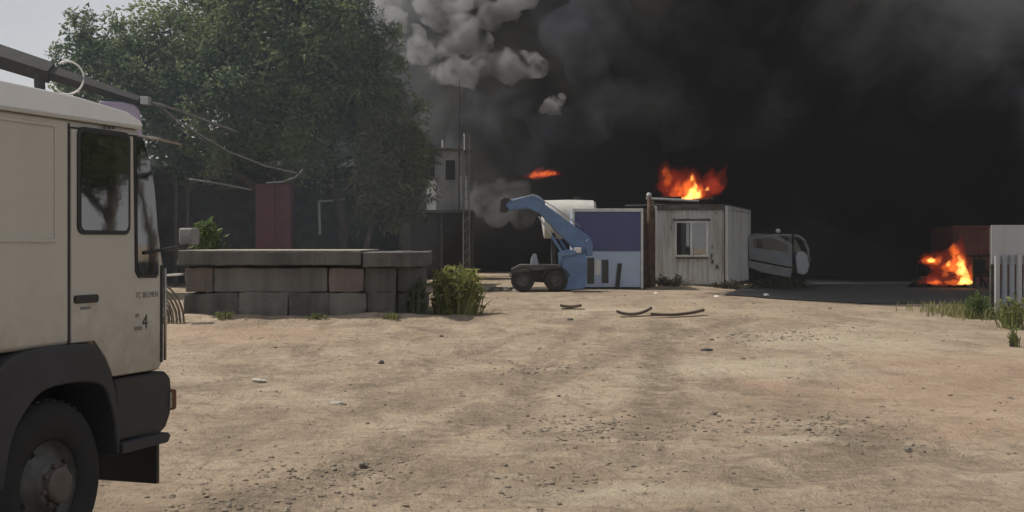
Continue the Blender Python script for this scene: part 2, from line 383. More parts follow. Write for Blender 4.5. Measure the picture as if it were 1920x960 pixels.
# ------------------------------------------------------------------ smoke
def puffs(name, spheres, voxel, material, label, kids=6, kr=(.35, .55), disp=((2.2, .5), (.8, .2)), seed=1, front=True, kk=0):
    rnd = random.Random(seed); b = MB()
    for c, r in spheres:
        b.ico(c, r, 2, seed=rnd.random()*9, rough=.15)
        for k in range(kids):
            v = Vector((rnd.gauss(0, 1), rnd.gauss(-.4 if front else 0, 1), rnd.gauss(.1, 1))).normalized(); r2 = r * rnd.uniform(*kr)
            c2 = Vector(c) + v * r * .92; b.ico(c2, r2, 1)
            for q in range(kk):
                u = Vector((rnd.gauss(0, 1), rnd.gauss(-.4, 1), rnd.gauss(.2, 1))).normalized()
                b.ico(c2 + u * r2 * .92, r2 * rnd.uniform(.35, .55), 1)
    m = b.mesh(name, True); m.materials.append(material)
    o = bpy.data.objects.new(name, m); C.objects.link(o)
    rmod = o.modifiers.new('remesh', 'REMESH'); rmod.mode = 'VOXEL'; rmod.voxel_size = voxel; rmod.use_smooth_shade = True
    for i, (sz, st) in enumerate(disp):
        tx = bpy.data.textures.new(name + '_clouds', 'CLOUDS'); tx.noise_scale = sz; tx.noise_depth = 2
        dm = o.modifiers.new('displace', 'DISPLACE'); dm.texture = tx; dm.texture_coords = 'GLOBAL'; dm.strength = st; dm.mid_level = .5
    r2_ = o.modifiers.new('remesh', 'REMESH'); r2_.mode = 'VOXEL'; r2_.voxel_size = voxel; r2_.use_smooth_shade = True
    tag(o, label, 'smoke', kind='stuff')
    return o
rnd = random.Random(11)
sp = []
for zi in range(12):
    z = -1 + zi * 3.4
    xl = -8 + (max(0, z - 9) * 1.0) - (0 if z > 6 else 2.5)
    x = xl + 1.5
    while x < 46:
        for lay in (0, 1, 2):
            sp.append(((x + rnd.uniform(-1, 1), 61 + lay * 5 + rnd.uniform(-1.6, 1.6) - .07 * max(0, x - 4), z + rnd.uniform(-1, 1)), rnd.uniform(2.6, 4.4) + .5 * lay))
        x += 3.7
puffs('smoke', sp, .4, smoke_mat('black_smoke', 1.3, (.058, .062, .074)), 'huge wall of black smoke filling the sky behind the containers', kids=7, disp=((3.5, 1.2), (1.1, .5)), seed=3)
sp = []  # overhead smoke out of view, added to cast shade on the road
for i in range(96):
    x = rnd.uniform(-4, 36); sp.append(((x, rnd.uniform(37, 57 if 1 < x < 7 else 47), rnd.uniform(19, 26)), rnd.uniform(3.2, 5)))
puffs('shade_canopy', sp, .7, smoke_mat('shade_canopy_smoke', .6, (.25, .25, .25)), 'unseen smoke added overhead to shade the road', kids=3, disp=((3, 1.2),), seed=5)
# sunlit grey billows, upper left of the plume
def S(px, py, rpx, Y): return (PX(px, py, Y), rpx * Y / F)
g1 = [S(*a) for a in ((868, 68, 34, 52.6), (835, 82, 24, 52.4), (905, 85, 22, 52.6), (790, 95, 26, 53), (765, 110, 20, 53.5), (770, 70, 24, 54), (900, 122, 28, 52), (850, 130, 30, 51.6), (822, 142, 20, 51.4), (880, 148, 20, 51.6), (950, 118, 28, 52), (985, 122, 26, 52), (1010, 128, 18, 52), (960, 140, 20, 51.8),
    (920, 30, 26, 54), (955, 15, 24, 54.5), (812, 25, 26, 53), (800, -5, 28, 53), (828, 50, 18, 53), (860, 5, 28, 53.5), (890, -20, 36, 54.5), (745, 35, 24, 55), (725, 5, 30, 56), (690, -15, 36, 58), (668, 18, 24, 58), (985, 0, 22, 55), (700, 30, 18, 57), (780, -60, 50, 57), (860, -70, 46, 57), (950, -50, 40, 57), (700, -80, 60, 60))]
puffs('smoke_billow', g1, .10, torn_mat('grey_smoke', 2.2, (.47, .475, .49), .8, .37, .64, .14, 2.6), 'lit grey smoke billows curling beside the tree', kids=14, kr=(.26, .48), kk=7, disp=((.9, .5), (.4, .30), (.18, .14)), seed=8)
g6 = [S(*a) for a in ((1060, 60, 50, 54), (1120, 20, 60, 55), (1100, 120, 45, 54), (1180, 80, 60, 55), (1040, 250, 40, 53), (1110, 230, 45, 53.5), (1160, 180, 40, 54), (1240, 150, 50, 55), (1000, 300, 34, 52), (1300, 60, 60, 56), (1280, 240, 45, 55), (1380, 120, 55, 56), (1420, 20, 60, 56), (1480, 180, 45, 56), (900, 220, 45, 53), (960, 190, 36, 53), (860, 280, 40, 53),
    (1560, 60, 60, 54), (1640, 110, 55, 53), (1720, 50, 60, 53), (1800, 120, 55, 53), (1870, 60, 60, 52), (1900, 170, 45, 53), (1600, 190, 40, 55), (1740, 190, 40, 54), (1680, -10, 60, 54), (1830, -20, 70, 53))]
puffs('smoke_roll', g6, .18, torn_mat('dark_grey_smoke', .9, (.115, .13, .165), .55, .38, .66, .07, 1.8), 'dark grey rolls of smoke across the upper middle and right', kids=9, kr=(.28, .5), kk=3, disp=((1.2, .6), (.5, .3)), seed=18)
g2 = [S(*a) for a in ((1037, 195, 18, 52), (1052, 184, 11, 52), (1018, 203, 9, 52), (1046, 206, 11, 52))]
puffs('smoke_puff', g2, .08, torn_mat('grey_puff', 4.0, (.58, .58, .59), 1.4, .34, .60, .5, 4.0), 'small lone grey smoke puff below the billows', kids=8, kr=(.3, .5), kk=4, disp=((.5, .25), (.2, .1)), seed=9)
g3 = [S(*a) for a in ((905, 378, 30, 49), (950, 368, 28, 49), (980, 352, 20, 49), (880, 355, 22, 50), (930, 395, 30, 49), (1000, 372, 15, 49), (840, 395, 38, 50), (1090, 374, 12, 49), (975, 395, 28, 49))]
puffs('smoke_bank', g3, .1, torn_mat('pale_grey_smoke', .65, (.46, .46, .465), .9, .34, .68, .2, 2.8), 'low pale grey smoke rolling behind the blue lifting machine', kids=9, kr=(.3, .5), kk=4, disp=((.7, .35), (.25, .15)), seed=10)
# thinner torn smoke in front of the dark wall: a volume whose density breaks up in turbulent shreds
def wisps():
    m = bpy.data.materials.new('torn_smoke'); m.use_nodes = True; t = m.node_tree; N = t.nodes; L = t.links; N.remove(N['Principled BSDF'])
    tc = N.new('ShaderNodeTexCoord')
    def nz(sc_, det, dist, ro=.6):
        n = N.new('ShaderNodeTexNoise'); n.inputs['Scale'].default_value = sc_; n.inputs['Detail'].default_value = det
        n.inputs['Distortion'].default_value = dist; n.inputs['Roughness'].default_value = ro; L.new(tc.outputs['Object'], n.inputs['Vector']); return n.outputs[0]
    def math_(op, a, b):
        k = N.new('ShaderNodeMath'); k.operation = op
        for i, v in enumerate((a, b)):
            if isinstance(v, (int, float)): k.inputs[i].default_value = v
            else: L.new(v, k.inputs[i])
        return k.outputs[0]
    def rng(v, a, b, c, d_):
        k = N.new('ShaderNodeMapRange'); k.interpolation_type = 'SMOOTHSTEP'
        for i, q in enumerate((a, b, c, d_)): k.inputs[i + 1].default_value = q
        L.new(v, k.inputs[0]); return k.outputs[0]
    def lobe(c, rx, rz, gain):
        mp = N.new('ShaderNodeMapping'); mp.vector_type = 'TEXTURE'; mp.inputs['Location'].default_value = c; mp.inputs['Scale'].default_value = (rx, 6, rz)
        L.new(tc.outputs['Object'], mp.inputs[0]); ln = N.new('ShaderNodeVectorMath'); ln.operation = 'LENGTH'; L.new(mp.outputs[0], ln.inputs[0])
        return rng(ln.outputs['Value'], .15, 1.0, gain, 0)
    tot = lobe((17.5, 2, 12.5), 8.5, 6.5, .65)
    for a in (((24, 2, 10), 7, 7, .42), ((11, 2, 14), 6, 5, .12), ((-4.5, 2, 8.5), 6, 8, .17), ((-2, 2, 4.0), 5, 4, .08), ((3.5, 2, 10.5), 5, 6, .06), ((8, 2, 8.5), 5, 4, .045), ((5, 2, 13), 5, 4, .07)):
        tot = math_('ADD', tot, lobe(*a))
    big = rng(nz(.16, 4, 1.2), .40, .66, 0, 1); fine = rng(nz(.75, 4, 1.0, .68), .30, .68, .25, 1)
    den = math_('MULTIPLY', math_('MULTIPLY', tot, big), fine)
    den = math_('MULTIPLY', den, 1.0)
    s_ = N.new('ShaderNodeVolumeScatter'); a_ = N.new('ShaderNodeVolumeAbsorption'); ad = N.new('ShaderNodeAddShader')
    for q in (s_, a_): q.inputs['Color'].default_value = (.66, .685, .71, 1); L.new(den, q.inputs['Density'])
    L.new(s_.outputs[0], ad.inputs[0]); L.new(a_.outputs[0], ad.inputs[1]); L.new(ad.outputs[0], N['Material Output'].inputs['Volume'])
    m.cycles.volume_step_rate = .32
    o = MB().box((-11, 0, .9), (32, 5.5, 20)).build('smoke_shreds', m); o.location = (0, 47.0, 0)
    tag(o, 'torn grey smoke shreds hanging before the black smoke wall', 'smoke', kind='stuff')
wisps()
# low black smoke creeping along the far road, and thin blue smoke drifting before the tree
rnd = random.Random(77)
sp = [((rnd.uniform(7, 40), rnd.uniform(48.5, 55), rnd.uniform(-.6, 1.2)), rnd.uniform(1.2, 2.4)) for i in range(60)]
sp += [((15.4, 45.9, 1.6), .8), ((15.0, 46.2, 2.4), .9), ((15.9, 45.8, .8), .7), ((14.4, 46.6, 1.2), 1.1), ((13.4, 47, .6), 1.1)]
puffs('smoke_creep', sp, .22, smoke_mat('low_black_smoke', .3, (.018, .019, .02)), 'low black smoke creeping over the far end of the road', kids=5, kr=(.3, .5), disp=((1.2, .6),), seed=15)
def drift():
    m = smoke_mat('thin_blue_smoke', .0058, (.54, .77, .97))
    sp_ = [((x, y, z), r) for x, y, z, r in ((-9, 31, 5.5, 3.2), (-6.5, 31, 6.5, 3.2), (-4.4, 31, 4.2, 2.8), (-8, 31, 3, 2.6), (-11.5, 31, 4.5, 3.0), (-5.5, 31, 2.6, 2.2), (-2.8, 31.5, 3.0, 2.0), (-10.5, 31, 8, 3), (-7, 31, 9, 3), (-4, 31, 7.5, 2.6), (-13, 31, 7, 3))]
    o = puffs('smoke_drift', sp_, .3, m, 'thin blue smoke drifting in front of the large tree', kids=3, disp=((2, .8),), seed=16)
drift()

# ------------------------------------------------------------------ fire
def tongue(b, base, h, wd, lean, seed, n=26, rings=34):
    rnd_ = random.Random(seed); ph = rnd_.uniform(0, 9); vs_, fs = [], []
    base = Vector(base); pk = rnd_.uniform(.45, .8)
    for i in range(rings + 1):
        t = i / rings; r = wd * (math.sin(math.pi * min(1, t**pk)) ** .8 * (1 - .2 * t) + .02)
        off = Vector((lean * t**1.5 * h + .45 * wd * noise.noise(Vector((t * 3.2, ph, seed))) * (t + .3), .2 * wd * math.cos(t * 6 + ph), t * h))
        for k in range(n):
            q = 2 * math.pi * k / n; p = Vector((math.cos(q), math.sin(q), t * h / wd * .8))
            rr = r * max(.05, 1 + .9 * noise.noise(p * .9 + Vector((ph, seed, 0))) + .7 * noise.noise(p * 2.3 + Vector((seed, 0, ph))) + .4 * noise.noise(p * 4.8 + Vector((seed, 3, ph))))
            vs_.append(base + off + Vector((math.cos(q) * rr, math.sin(q) * rr * .7, .25 * wd * noise.noise(p * 2.0 + Vector((1, ph, seed))))))
    for i in range(rings):
        for k in range(n): fs.append((i*n+k, i*n+(k+1) % n, (i+1)*n+(k+1) % n, (i+1)*n+k))
    fs.append(tuple(range(n))[::-1]); fs.append(tuple(rings*n+k for k in range(n)))
    b.add(vs_, fs)
FM = [fire_mat('flame_red', (1.0, .08, .03), .22), fire_mat('flame_orange', (1.0, .17, .02), 1.7), fire_mat('flame_yellow', (1.0, .46, .10), 9.0)]
def fire(label, Y, tongues):
    # tongues: (px, base py, height px, half width px, lean, tier)
    xs_ = [a[0] for a in tongues]; root = thing('fire', label, 'fire', PX(sum(xs_)/len(xs_), max(a[1] for a in tongues), Y), group='fires burning in the yard')
    for i, (px, py, h, wd, lean, tier) in enumerate(tongues):
        b = MB(); p = PX(px, py, Y + (.0, -.12, -.2)[tier] + .05 * (i % 5) - .1) - root.location
        tongue(b, p, h * Y / F, wd * Y / F, lean, i * 3 + len(label))
        o = b.build('flame', FM[tier], root, smooth=True)
        rm_ = o.modifiers.new('remesh', 'REMESH'); rm_.mode = 'VOXEL'; rm_.voxel_size = max(.022, wd * Y / F * .14)
rnd = random.Random(21)
T = [(1252, 375, 80, 17, -.05, 0), (1268, 378, 66, 20, .05, 0), (1290, 378, 70, 26, 0, 0), (1322, 376, 66, 22, .2, 0), (1345, 368, 62, 13, .3, 0), (1243, 362, 58, 10, -.1, 0), (1300, 372, 60, 20, .1, 0), (1262, 350, 40, 12, .1, 0), (1335, 355, 40, 14, .2, 0),
     (1250, 350, 36, 7, .2, 1), (1266, 370, 34, 9, .3, 1), (1285, 376, 44, 13, .2, 1), (1300, 376, 54, 15, .0, 1), (1312, 374, 32, 11, .1, 1), (1297, 345, 22, 7, .2, 1), (1246, 332, 22, 6, .1, 1), (1327, 358, 12, 5, .3, 1),
     (1291, 375, 24, 8, .2, 2), (1301, 374, 36, 8, .0, 2), (1310, 372, 20, 6, .1, 2), (1283, 377, 10, 8, .1, 2), (1325, 358, 9, 4, .2, 2), (1297, 340, 14, 4, .1, 2)]
fire('orange fire leaping above the roof of the cream container cabin', 43.5, T)
T = [(1000, 336, 22, 16, .6, 0), (1022, 334, 18, 16, .8, 0), (1010, 334, 24, 14, .3, 0), (1040, 330, 12, 10, .9, 0), (998, 334, 14, 9, .7, 1), (1018, 332, 14, 10, .9, 1), (1034, 329, 9, 9, .9, 1), (1008, 331, 14, 6, .7, 1)]
fire('small thin red flame floating in smoke above the blue lifting machine', 48, T)
T = [(1750, 505, 34, 22, .2, 0), (1775, 515, 60, 24, .1, 0), (1800, 535, 95, 24, .0, 0), (1815, 530, 80, 16, -.2, 0), (1740, 495, 24, 14, -.2, 0), (1760, 535, 26, 30, .1, 0), (1735, 533, 12, 14, 0, 0),
     (1740, 495, 16, 12, .3, 1), (1758, 497, 18, 12, .1, 1), (1780, 510, 34, 12, .3, 1), (1795, 515, 60, 14, -.1, 1), (1808, 533, 60, 12, -.1, 1), (1818, 533, 40, 8, .1, 1), (1792, 478, 24, 8, -.1, 1), (1752, 533, 10, 14, .1, 1), (1785, 535, 12, 16, .1, 1), (1770, 520, 16, 7, .4, 1),
     (1745, 492, 10, 9, .4, 2), (1800, 518, 34, 8, .2, 2), (1810, 533, 44, 7, -.1, 2), (1798, 500, 24, 6, .1, 2), (1815, 534, 16, 8, .1, 2), (1778, 500, 14, 5, .3, 2), (1802, 534, 14, 9, .1, 2)]
fire('bright orange fire in burning scrap left of the metal fence', 42, T)

# ------------------------------------------------------------------ white truck (nearest thing, left)
th = math.atan2(790, F)
ux, uy = math.sin(th), math.cos(th)
tr = thing('truck', 'dirty white lorry cab with grey door window cut off at left edge', 'truck', (-2.21, 8.0, 0), math.pi/2 - th)
W_ = 2.2
prof = [(-1.75, 1.22), (-.66, 1.22), (-.57, 1.12), (-.50, 1.0), (0, 1.0), (.05, 1.02), (.075, 1.10), (.08, 1.62), (.045, 1.75), (0, 1.98), (-.055, 2.2), (-.12, 2.37), (-.18, 2.46), (-.21, 2.5), (-1.75, 2.5)]
cab = MB().prism(prof, 0, W_).build('cab', M['white_paint'], tr, bevel=.035)
roofp = [(-1.77, 2.503), (-.19, 2.503), (-.165, 2.515), (-.20, 2.545), (-.33, 2.585), (-.8, 2.625), (-1.77, 2.655)]
rf_ = MB().prism(roofp, -.012, W_ + .012).build('roof', M['roof_paint'], tr, bevel=.045, seg=4)
MB().box((-1.77, -.02, 2.488), (-.2, -.002, 2.506)).build('gutter', M['white_paint'], rf_, bevel=.005)
# door: a proud panel with a dark gap round it
doorp = [(-.865, 1.235), (-.66, 1.235), (-.555, 1.13), (-.485, 1.012), (-.012, 1.012), (-.006, 1.60), (-.03, 1.75), (-.07, 1.98), (-.13, 2.2), (-.19, 2.37), (-.24, 2.44), (-.865, 2.44)]
door = MB().prism(doorp, -.014, .004).build('door', M['white_paint'], tr, bevel=.006)
MB().box((-.884, -.003, 1.22), (-.866, .002, 2.47)).build('door_seam', M['plastic'], tr)
MB().box((-.884, -.003, 2.442), (-.22, .002, 2.452)).build('door_seam', M['plastic'], tr)
def rrect(x0, z0, x1, z1, r, n=4):
    out = []
    for cx, cz, a0 in ((x1-r, z1-r, 0), (x0+r, z1-r, 90), (x0+r, z0+r, 180), (x1-r, z0+r, 270)):
        for k in range(n+1):
            a = R(a0 + 90*k/n); out.append((cx + r*math.cos(a), cz + r*math.sin(a)))
    return out
def sx(px):   # local x on the cab's side plane for a photograph column
    k = (px - 960) / F; s = (-2.21 - k * 8) / (ux - k * uy); return -s
def szv(px, py):
    return CAMZ - (py - HOR) / F * (8 + sx(px) * uy)
x0, x1 = sx(140), sx(239); z0, z1 = szv(190, 440), szv(190, 243)
fr = MB().prism(rrect(x0, z0, x1, z1, .05), -.024, -.012).build('window_frame', M['plastic'], door, bevel=.004)
MB().prism(rrect(x0 + .025, z0 + .025, x1 - .03, z1 - .03, .035), -.0275, -.02).build('window_glass', M['glass'], door)
q = [(sx(246), szv(246, 255)), (sx(262), szv(262, 258)), (sx(275), szv(275, 300)), (sx(284), szv(284, 350)), (sx(290), szv(290, 420)), (sx(292), szv(292, 515)), (sx(288), szv(288, 521)), (sx(255), szv(255, 521)), (sx(249), szv(249, 510))]
qx, qz = sum(p[0] for p in q)/len(q), sum(p[1] for p in q)/len(q)
MB().prism(q, -.024, -.012).build('quarter_frame', M['plastic'], door, bevel=.004)
MB().prism([(qx + (p[0]-qx)*.88, qz + (p[1]-qz)*.95) for p in q], -.0275, -.02).build('quarter_glass', M['glass'], door)
hx0, hx1 = sx(134), sx(178)
MB().prism(rrect(hx0, szv(155, 568), hx1, szv(155, 553), .015), -.03, -.01).build('handle', M['plastic'], door, bevel=.006)
MB().prism(rrect(sx(146), szv(155, 580), sx(166), szv(155, 575), .005), -.017, -.012).build('lock', M['ink_grey'], door)
for k, px in enumerate((192, 201, 209)):
    MB().box((sx(px)-.008, -.018, szv(px, 242)), (sx(px)+.008, -.012, szv(px, 236))).build('marker', M['ink'], door)
# lettering on the door
def text(s, px, py, hpx, m, parent, y=-.016, wx=1):
    c = bpy.data.curves.new('lettering', 'FONT'); c.body = s; k = (8 + sx(px) * uy) / F
    c.size = hpx * k * 1.4; c.extrude = .0008; c.materials.append(m)
    f_ = bpy.data.objects.new('font', c); C.objects.link(f_); bpy.context.view_layer.update()
    me = bpy.data.meshes.new_from_object(f_.evaluated_get(bpy.context.evaluated_depsgraph_get())); bpy.data.objects.remove(f_)
    me.materials.clear(); me.materials.append(m)
    o = bpy.data.objects.new('lettering', me); C.objects.link(o); o.parent = parent
    o.location = (sx(px), y, szv(px, py)); o.rotation_euler = (R(90), 0, 0); o.scale = (wx, 1, 1)
    return o
text('TC BELMEN', 250, 559, 11, M['ink_grey'], door, wx=.92)
text('4', 262, 617, 28, M['ink'], door, wx=1.0)
MB().box((sx(248), -.0165, szv(255, 619)), (sx(262), -.0145, szv(255, 612))).build('lettering', M['ink_grey'], door)
MB().box((sx(250), -.0165, szv(252, 595)), (sx(256), -.0145, szv(252, 588))).build('lettering', M['ink_grey'], door)
# pressed panel behind the door
a0, a1, b0, b1 = -1.62, sx(106), szv(60, 455), szv(60, 226)
for bx_ in (((a0, -.008, b0), (a1, .003, b0 + .022)), ((a1 - .022, -.008, b0 + .02), (a1, .003, b1)), ((a0, -.008, b1 - .02), (a1 - .02, .003, b1))):
    MB().box(*bx_).build('pressed_rib', M['white_paint'], cab, bevel=.005)
# corner strip and bumper, step, valance
MB().tube([(.062, -.006, 1.06), (.066, -.006, 1.35), (.064, -.006, 1.64)], .010, 8).build('corner_strip', M['chrome'], tr, smooth=True)
MB().box((.018, -.012, 1.05), (.036, .002, 1.66)).build('corner_strip', M['dust_plastic'], tr, bevel=.006)
bp_ = [(-.455, .62), (-.02, .60), (.06, .64), (.11, .72), (.125, .84), (.11, .95), (.05, .995), (-.47, .995)]
MB().prism(bp_, -.02, W_ + .02).build('bumper', M['plastic'], tr, bevel=.02)
MB().prism([(-.47, .555), (0.0, .555), (.03, .60), (.0, .618), (-.47, .618)], -.075, .25).build('step', M['dust_plastic'], tr, bevel=.012)
MB().box((-.02, -.0, .295), (.015, W_, .56)).build('valance', M['plastic'], tr, bevel=.008)
lm = MB().prism(rrect(.095, .74, .16, .87, .02), -.03, .05).build('side_lamp', M['lamp'], tr, bevel=.008)
MB().box((.085, -.033, .755), (.1, .0, .855)).build('lamp_rim', M['chrome'], lm, bevel=.003)
# wheel arch
outer = [(-1.60, .52), (-1.58, .9), (-1.50, 1.12), (-1.36, 1.205), (-1.05, 1.232), (-.70, 1.215), (-.59, 1.12), (-.51, .97), (-.465, .75), (-.44, .55)]
inner = [(-.475, .55), (-.50, .72), (-.545, .85), (-.62, .965), (-.80, 1.01), (-1.1, 1.005), (-1.25, .93), (-1.38, .78), (-1.45, .52)]
def smooth_line(pts, n=4):
    out = []
    for i in range(len(pts) - 1):
        p0, p1, p2, p3 = [Vector(pts[max(0, min(len(pts) - 1, i + k))]) for k in (-1, 0, 1, 2)]
        for k in range(n):
            t = k / n; q_ = .5 * (2*p1 + (p2 - p0)*t + (2*p0 - 5*p1 + 4*p2 - p3)*t*t + (3*p1 - p0 - 3*p2 + p3)*t**3); out.append((q_.x, q_.y))
    return out + [tuple(pts[-1])]
MB().prism(smooth_line(outer) + smooth_line(inner), -.045, .34).build('fender', M['dust_plastic'], tr, bevel=.02)
MB().box((-1.5, .35, .5), (-.44, .42, 1.2)).build('arch_liner', M['plastic'], tr)
def wheel(parent, x, z, y0=.03, sc_=1):
    r = .465
    Mx = Matrix.Translation((x, y0, z))
    tprof = [(.245, .03), (.27, .005), (.36, -.005), (.425, .01), (.452, .03), (.465, .06), (.465, .2), (.45, .235), (.4, .25), (.245, .25)]
    ty = MB().lathe(tprof, 40, Mx).build('wheel', M['rubber'], parent, smooth=True)
    rp = [(.247, .02), (.25, .035), (.232, .045), (.222, .08), (.20, .085), (.155, .035), (.135, .02), (.13, -.005), (.12, -.012), (.0, -.012)]
    MB().lathe(rp, 40, Mx).build('rim', M['rim'], ty, smooth=True)
    MB().lathe([(.10, -.01), (.10, -.05), (.085, -.062), (0, -.064)], 24, Mx).build('hub', M['hub'], ty, bevel=.005)
    for k in range(8):
        a = k * math.pi / 4 + .2
        MB().lathe([(.014, 0), (.014, -.035), (.0, -.036)], 6, Mx @ Matrix.Translation((.112*math.cos(a), 0, .112*math.sin(a)))).build('wheel_nut', M['hub'], ty)
        if k % 2 == 0:
            MB().lathe([(.022, .045), (.0, .046)], 10, Mx @ Matrix.Translation((.19*math.cos(a+.3), .018, .19*math.sin(a+.3)))).build('rim_hole', M['char'], ty)
    tread = MB()
    for k in range(44):
        a = 2*math.pi*k/44
        Mt = Mx @ Matrix.Rotation(-a, 4, 'Y') @ Matrix.Translation((.463, 0, 0))
        tread.box((-.002, .045, -.018), (.008, .115, .018), Mt); tread.box((-.002, .145, -.018), (.008, .215, .018), Mt)
    tag(tread.build('tread', M['rubber'], ty), kind='stuff')
wheel(tr, sx(108), .46)
wheel(tr, -4.6, .46)
MB().box((-6.2, .55, .55), (-.3, .75, .8)).build('chassis_rail', M['dark'], tr)
MB().box((-6.2, 1.45, .55), (-.3, 1.65, .8)).build('chassis_rail', M['dark'], tr)
MB().box((-6.3, -.05, 1.0), (-1.95, 2.25, 2.6)).build('cargo_box', M['roof_paint'], tr, bevel=.03)
# mirror on its arm, visor rod
ma = MB().tube([(sx(262), -.03, szv(262, 474)), (.10, -.035, 1.765), (.24, -.03, 1.775), (.34, -.02, 1.80)], .011, 8).build('mirror_arm', M['plastic'], tr, smooth=True)
MB().prism(rrect(.27, 1.785, .365, 1.895, .015), -.07, .03).build('mirror', M['tower'], ma, bevel=.01)
MB().tube([(-.22, .02, 2.455), (.02, .0, 2.45), (.30, .03, 2.44)], .009, 6).build('visor_rod', M['chrome'], tr, smooth=True)
for k in range(2):
    Mz = Matrix.Translation((-.45 - .3*k, .5, 2.63))

# ------------------------------------------------------------------ crane behind it (only its top shows)
KR = 31.0
cr = thing('crane', 'lavender cab and dark boom of a crane behind the white lorry', 'crane', (-10.6, KR, ground_base(-10.6, KR)), 0)
def crl(px, py, Y=KR): return PX(px, py, Y) - cr.location
p = crl(266, 192)
cb = MB().prism([(-1.0, -2.2), (0, -2.2), (.03, -.9), (-.04, -.22), (-.16, -.05), (-.45, 0), (-1.0, .02)], 0, 1.6).build('cab', M['lavender'], cr, bevel=.06)
cb.location = p; cb.rotation_euler = (0, 0, math.atan2(8.96, KR))
MB().box((-3.5, .3, .6), (p.x - .25, 2.2, p.z - 2.3)).build('turret', M['dark'], cr, bevel=.05)
MB().box((-5, .2, .5), (p.x - .3, 2.2, .9)).build('chassis', M['dark'], cr, bevel=.02)
for xx in (-4.2, -2.8, p.x - 1.2):
    for yy in (.0, 2.0):
        MB().lathe([(.2, 0), (.48, 0), (.52, .05), (.52, .22), (.48, .27), (.2, .27)], 24, Matrix.Translation((xx, yy, .5))).build('wheel', M['rubber'], cr, smooth=True)
b0_, b1_ = crl(-150, 58), crl(262, 190); dv = b1_ - b0_
MB().tube([b0_, b0_ + dv * .60], [.34, .27], 4).build('boom', M['dark'], cr, bevel=.02)
MB().tube([b0_ + dv * .55, b1_], [.20, .13], 4).build('boom_extension', M['dark'], cr, bevel=.01)
MB().tube([b0_, (b0_.x, b0_.y, .6)], .3, 10).build('mast', M['dark'], cr)
MB().tube([crl(75, 176), crl(73, 120)], .13, 6).build('boom_bracket', M['dark'], cr)
rc = crl(127, 146, 30.4)
MB().tube([rc + Vector((.36*math.cos(a), .06*math.cos(a), .39*math.sin(a))) for a in [R(-140 + 12*k) for k in range(23)]], .026, 6).build('hoop', M['roof_paint'], cr, smooth=True)
fl = MB().box(crl(263, 195, 30.8), crl(284, 183, 31.1)).build('floodlight', M['zinc'], cr, bevel=.01)

# ------------------------------------------------------------------ concrete loading platform
PY = 24.0
pl = thing('loading_platform', 'weathered concrete block loading platform with slab top beside the truck', 'platform', (-3.9, PY, .3))
def plx(px, Y=PY): return (px - 960) / F * Y + 3.9
def plz(py, Y=PY): return CAMZ - (py - HOR) / F * Y - .3
tx_w = bpy.data.textures.new('chips', 'CLOUDS'); tx_w.noise_scale = .22; tx_w.noise_depth = 3
def worn(o, k=.07, lev=4):
    o.data.shade_flat()
    a_ = o.modifiers.new('bevel', 'BEVEL'); a_.width = .02; a_.segments = 2
    sb = o.modifiers.new('subdivision', 'SUBSURF'); sb.subdivision_type = 'SIMPLE'; sb.levels = sb.render_levels = lev
    dm = o.modifiers.new('displace', 'DISPLACE'); dm.texture = tx_w; dm.texture_coords = 'GLOBAL'; dm.strength = k; dm.mid_level = .5
    return o
rnd = random.Random(5)
def rough_block(b, a, c, k=.012, n=3):
    (x0, y0, z0), (x1, y1, z1) = a, c; base = len(b.v)
    j = lambda: rnd.uniform(-k, k)
    b.box((x0 + j(), y0 + j(), z0), (x1 + j(), y1, z1 + j()))
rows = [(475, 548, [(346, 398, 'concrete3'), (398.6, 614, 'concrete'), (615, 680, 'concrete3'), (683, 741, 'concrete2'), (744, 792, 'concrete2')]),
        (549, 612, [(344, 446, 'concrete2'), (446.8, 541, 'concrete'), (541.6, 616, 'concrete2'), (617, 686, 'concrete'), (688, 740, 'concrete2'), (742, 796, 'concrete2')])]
for t_, (y0, y1, cells) in enumerate(rows):
    for i, (a, c, mm) in enumerate(cells):
        bend = max(0, (a + c) / 2 - 690) / 100.0 * .35
        b = MB(); ztop = plz(y0 + 27) if t_ == 0 else plz(y0); zb = plz(y1) if t_ == 0 else plz(y1 + 14)
        rough_block(b, (plx(a), bend + (.05 if t_ == 0 and i % 2 else 0), zb), (plx(c), 1.0 + bend, ztop - .004))
        worn(b.build('block', M[mm], pl))
for k, (a, c) in enumerate(((352, 470), (471, 600), (601, 720))):     # back rows of blocks
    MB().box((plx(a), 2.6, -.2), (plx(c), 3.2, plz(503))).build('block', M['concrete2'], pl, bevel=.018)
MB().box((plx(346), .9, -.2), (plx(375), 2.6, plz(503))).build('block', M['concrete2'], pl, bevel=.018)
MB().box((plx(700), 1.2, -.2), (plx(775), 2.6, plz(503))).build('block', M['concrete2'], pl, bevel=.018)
s1 = MB(); s1.box((plx(336), -.14, plz(497)), (plx(678), 3.3, plz(471))); worn(s1.build('slab', M['concrete2'], pl), .05, 5)  # darker concrete puts the front's shade into the slab colour
MB().box((plx(337), -.13, plz(471)), (plx(677), 3.28, plz(469))).build('lit_top_layer', M['slab'], pl, bevel=.006)  # pale layer paints sunlight along the slab's top edge
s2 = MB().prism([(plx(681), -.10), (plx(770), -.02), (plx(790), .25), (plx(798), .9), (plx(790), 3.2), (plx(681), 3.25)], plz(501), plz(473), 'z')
worn(s2.build('slab', M['concrete2'], pl), .05, 4)
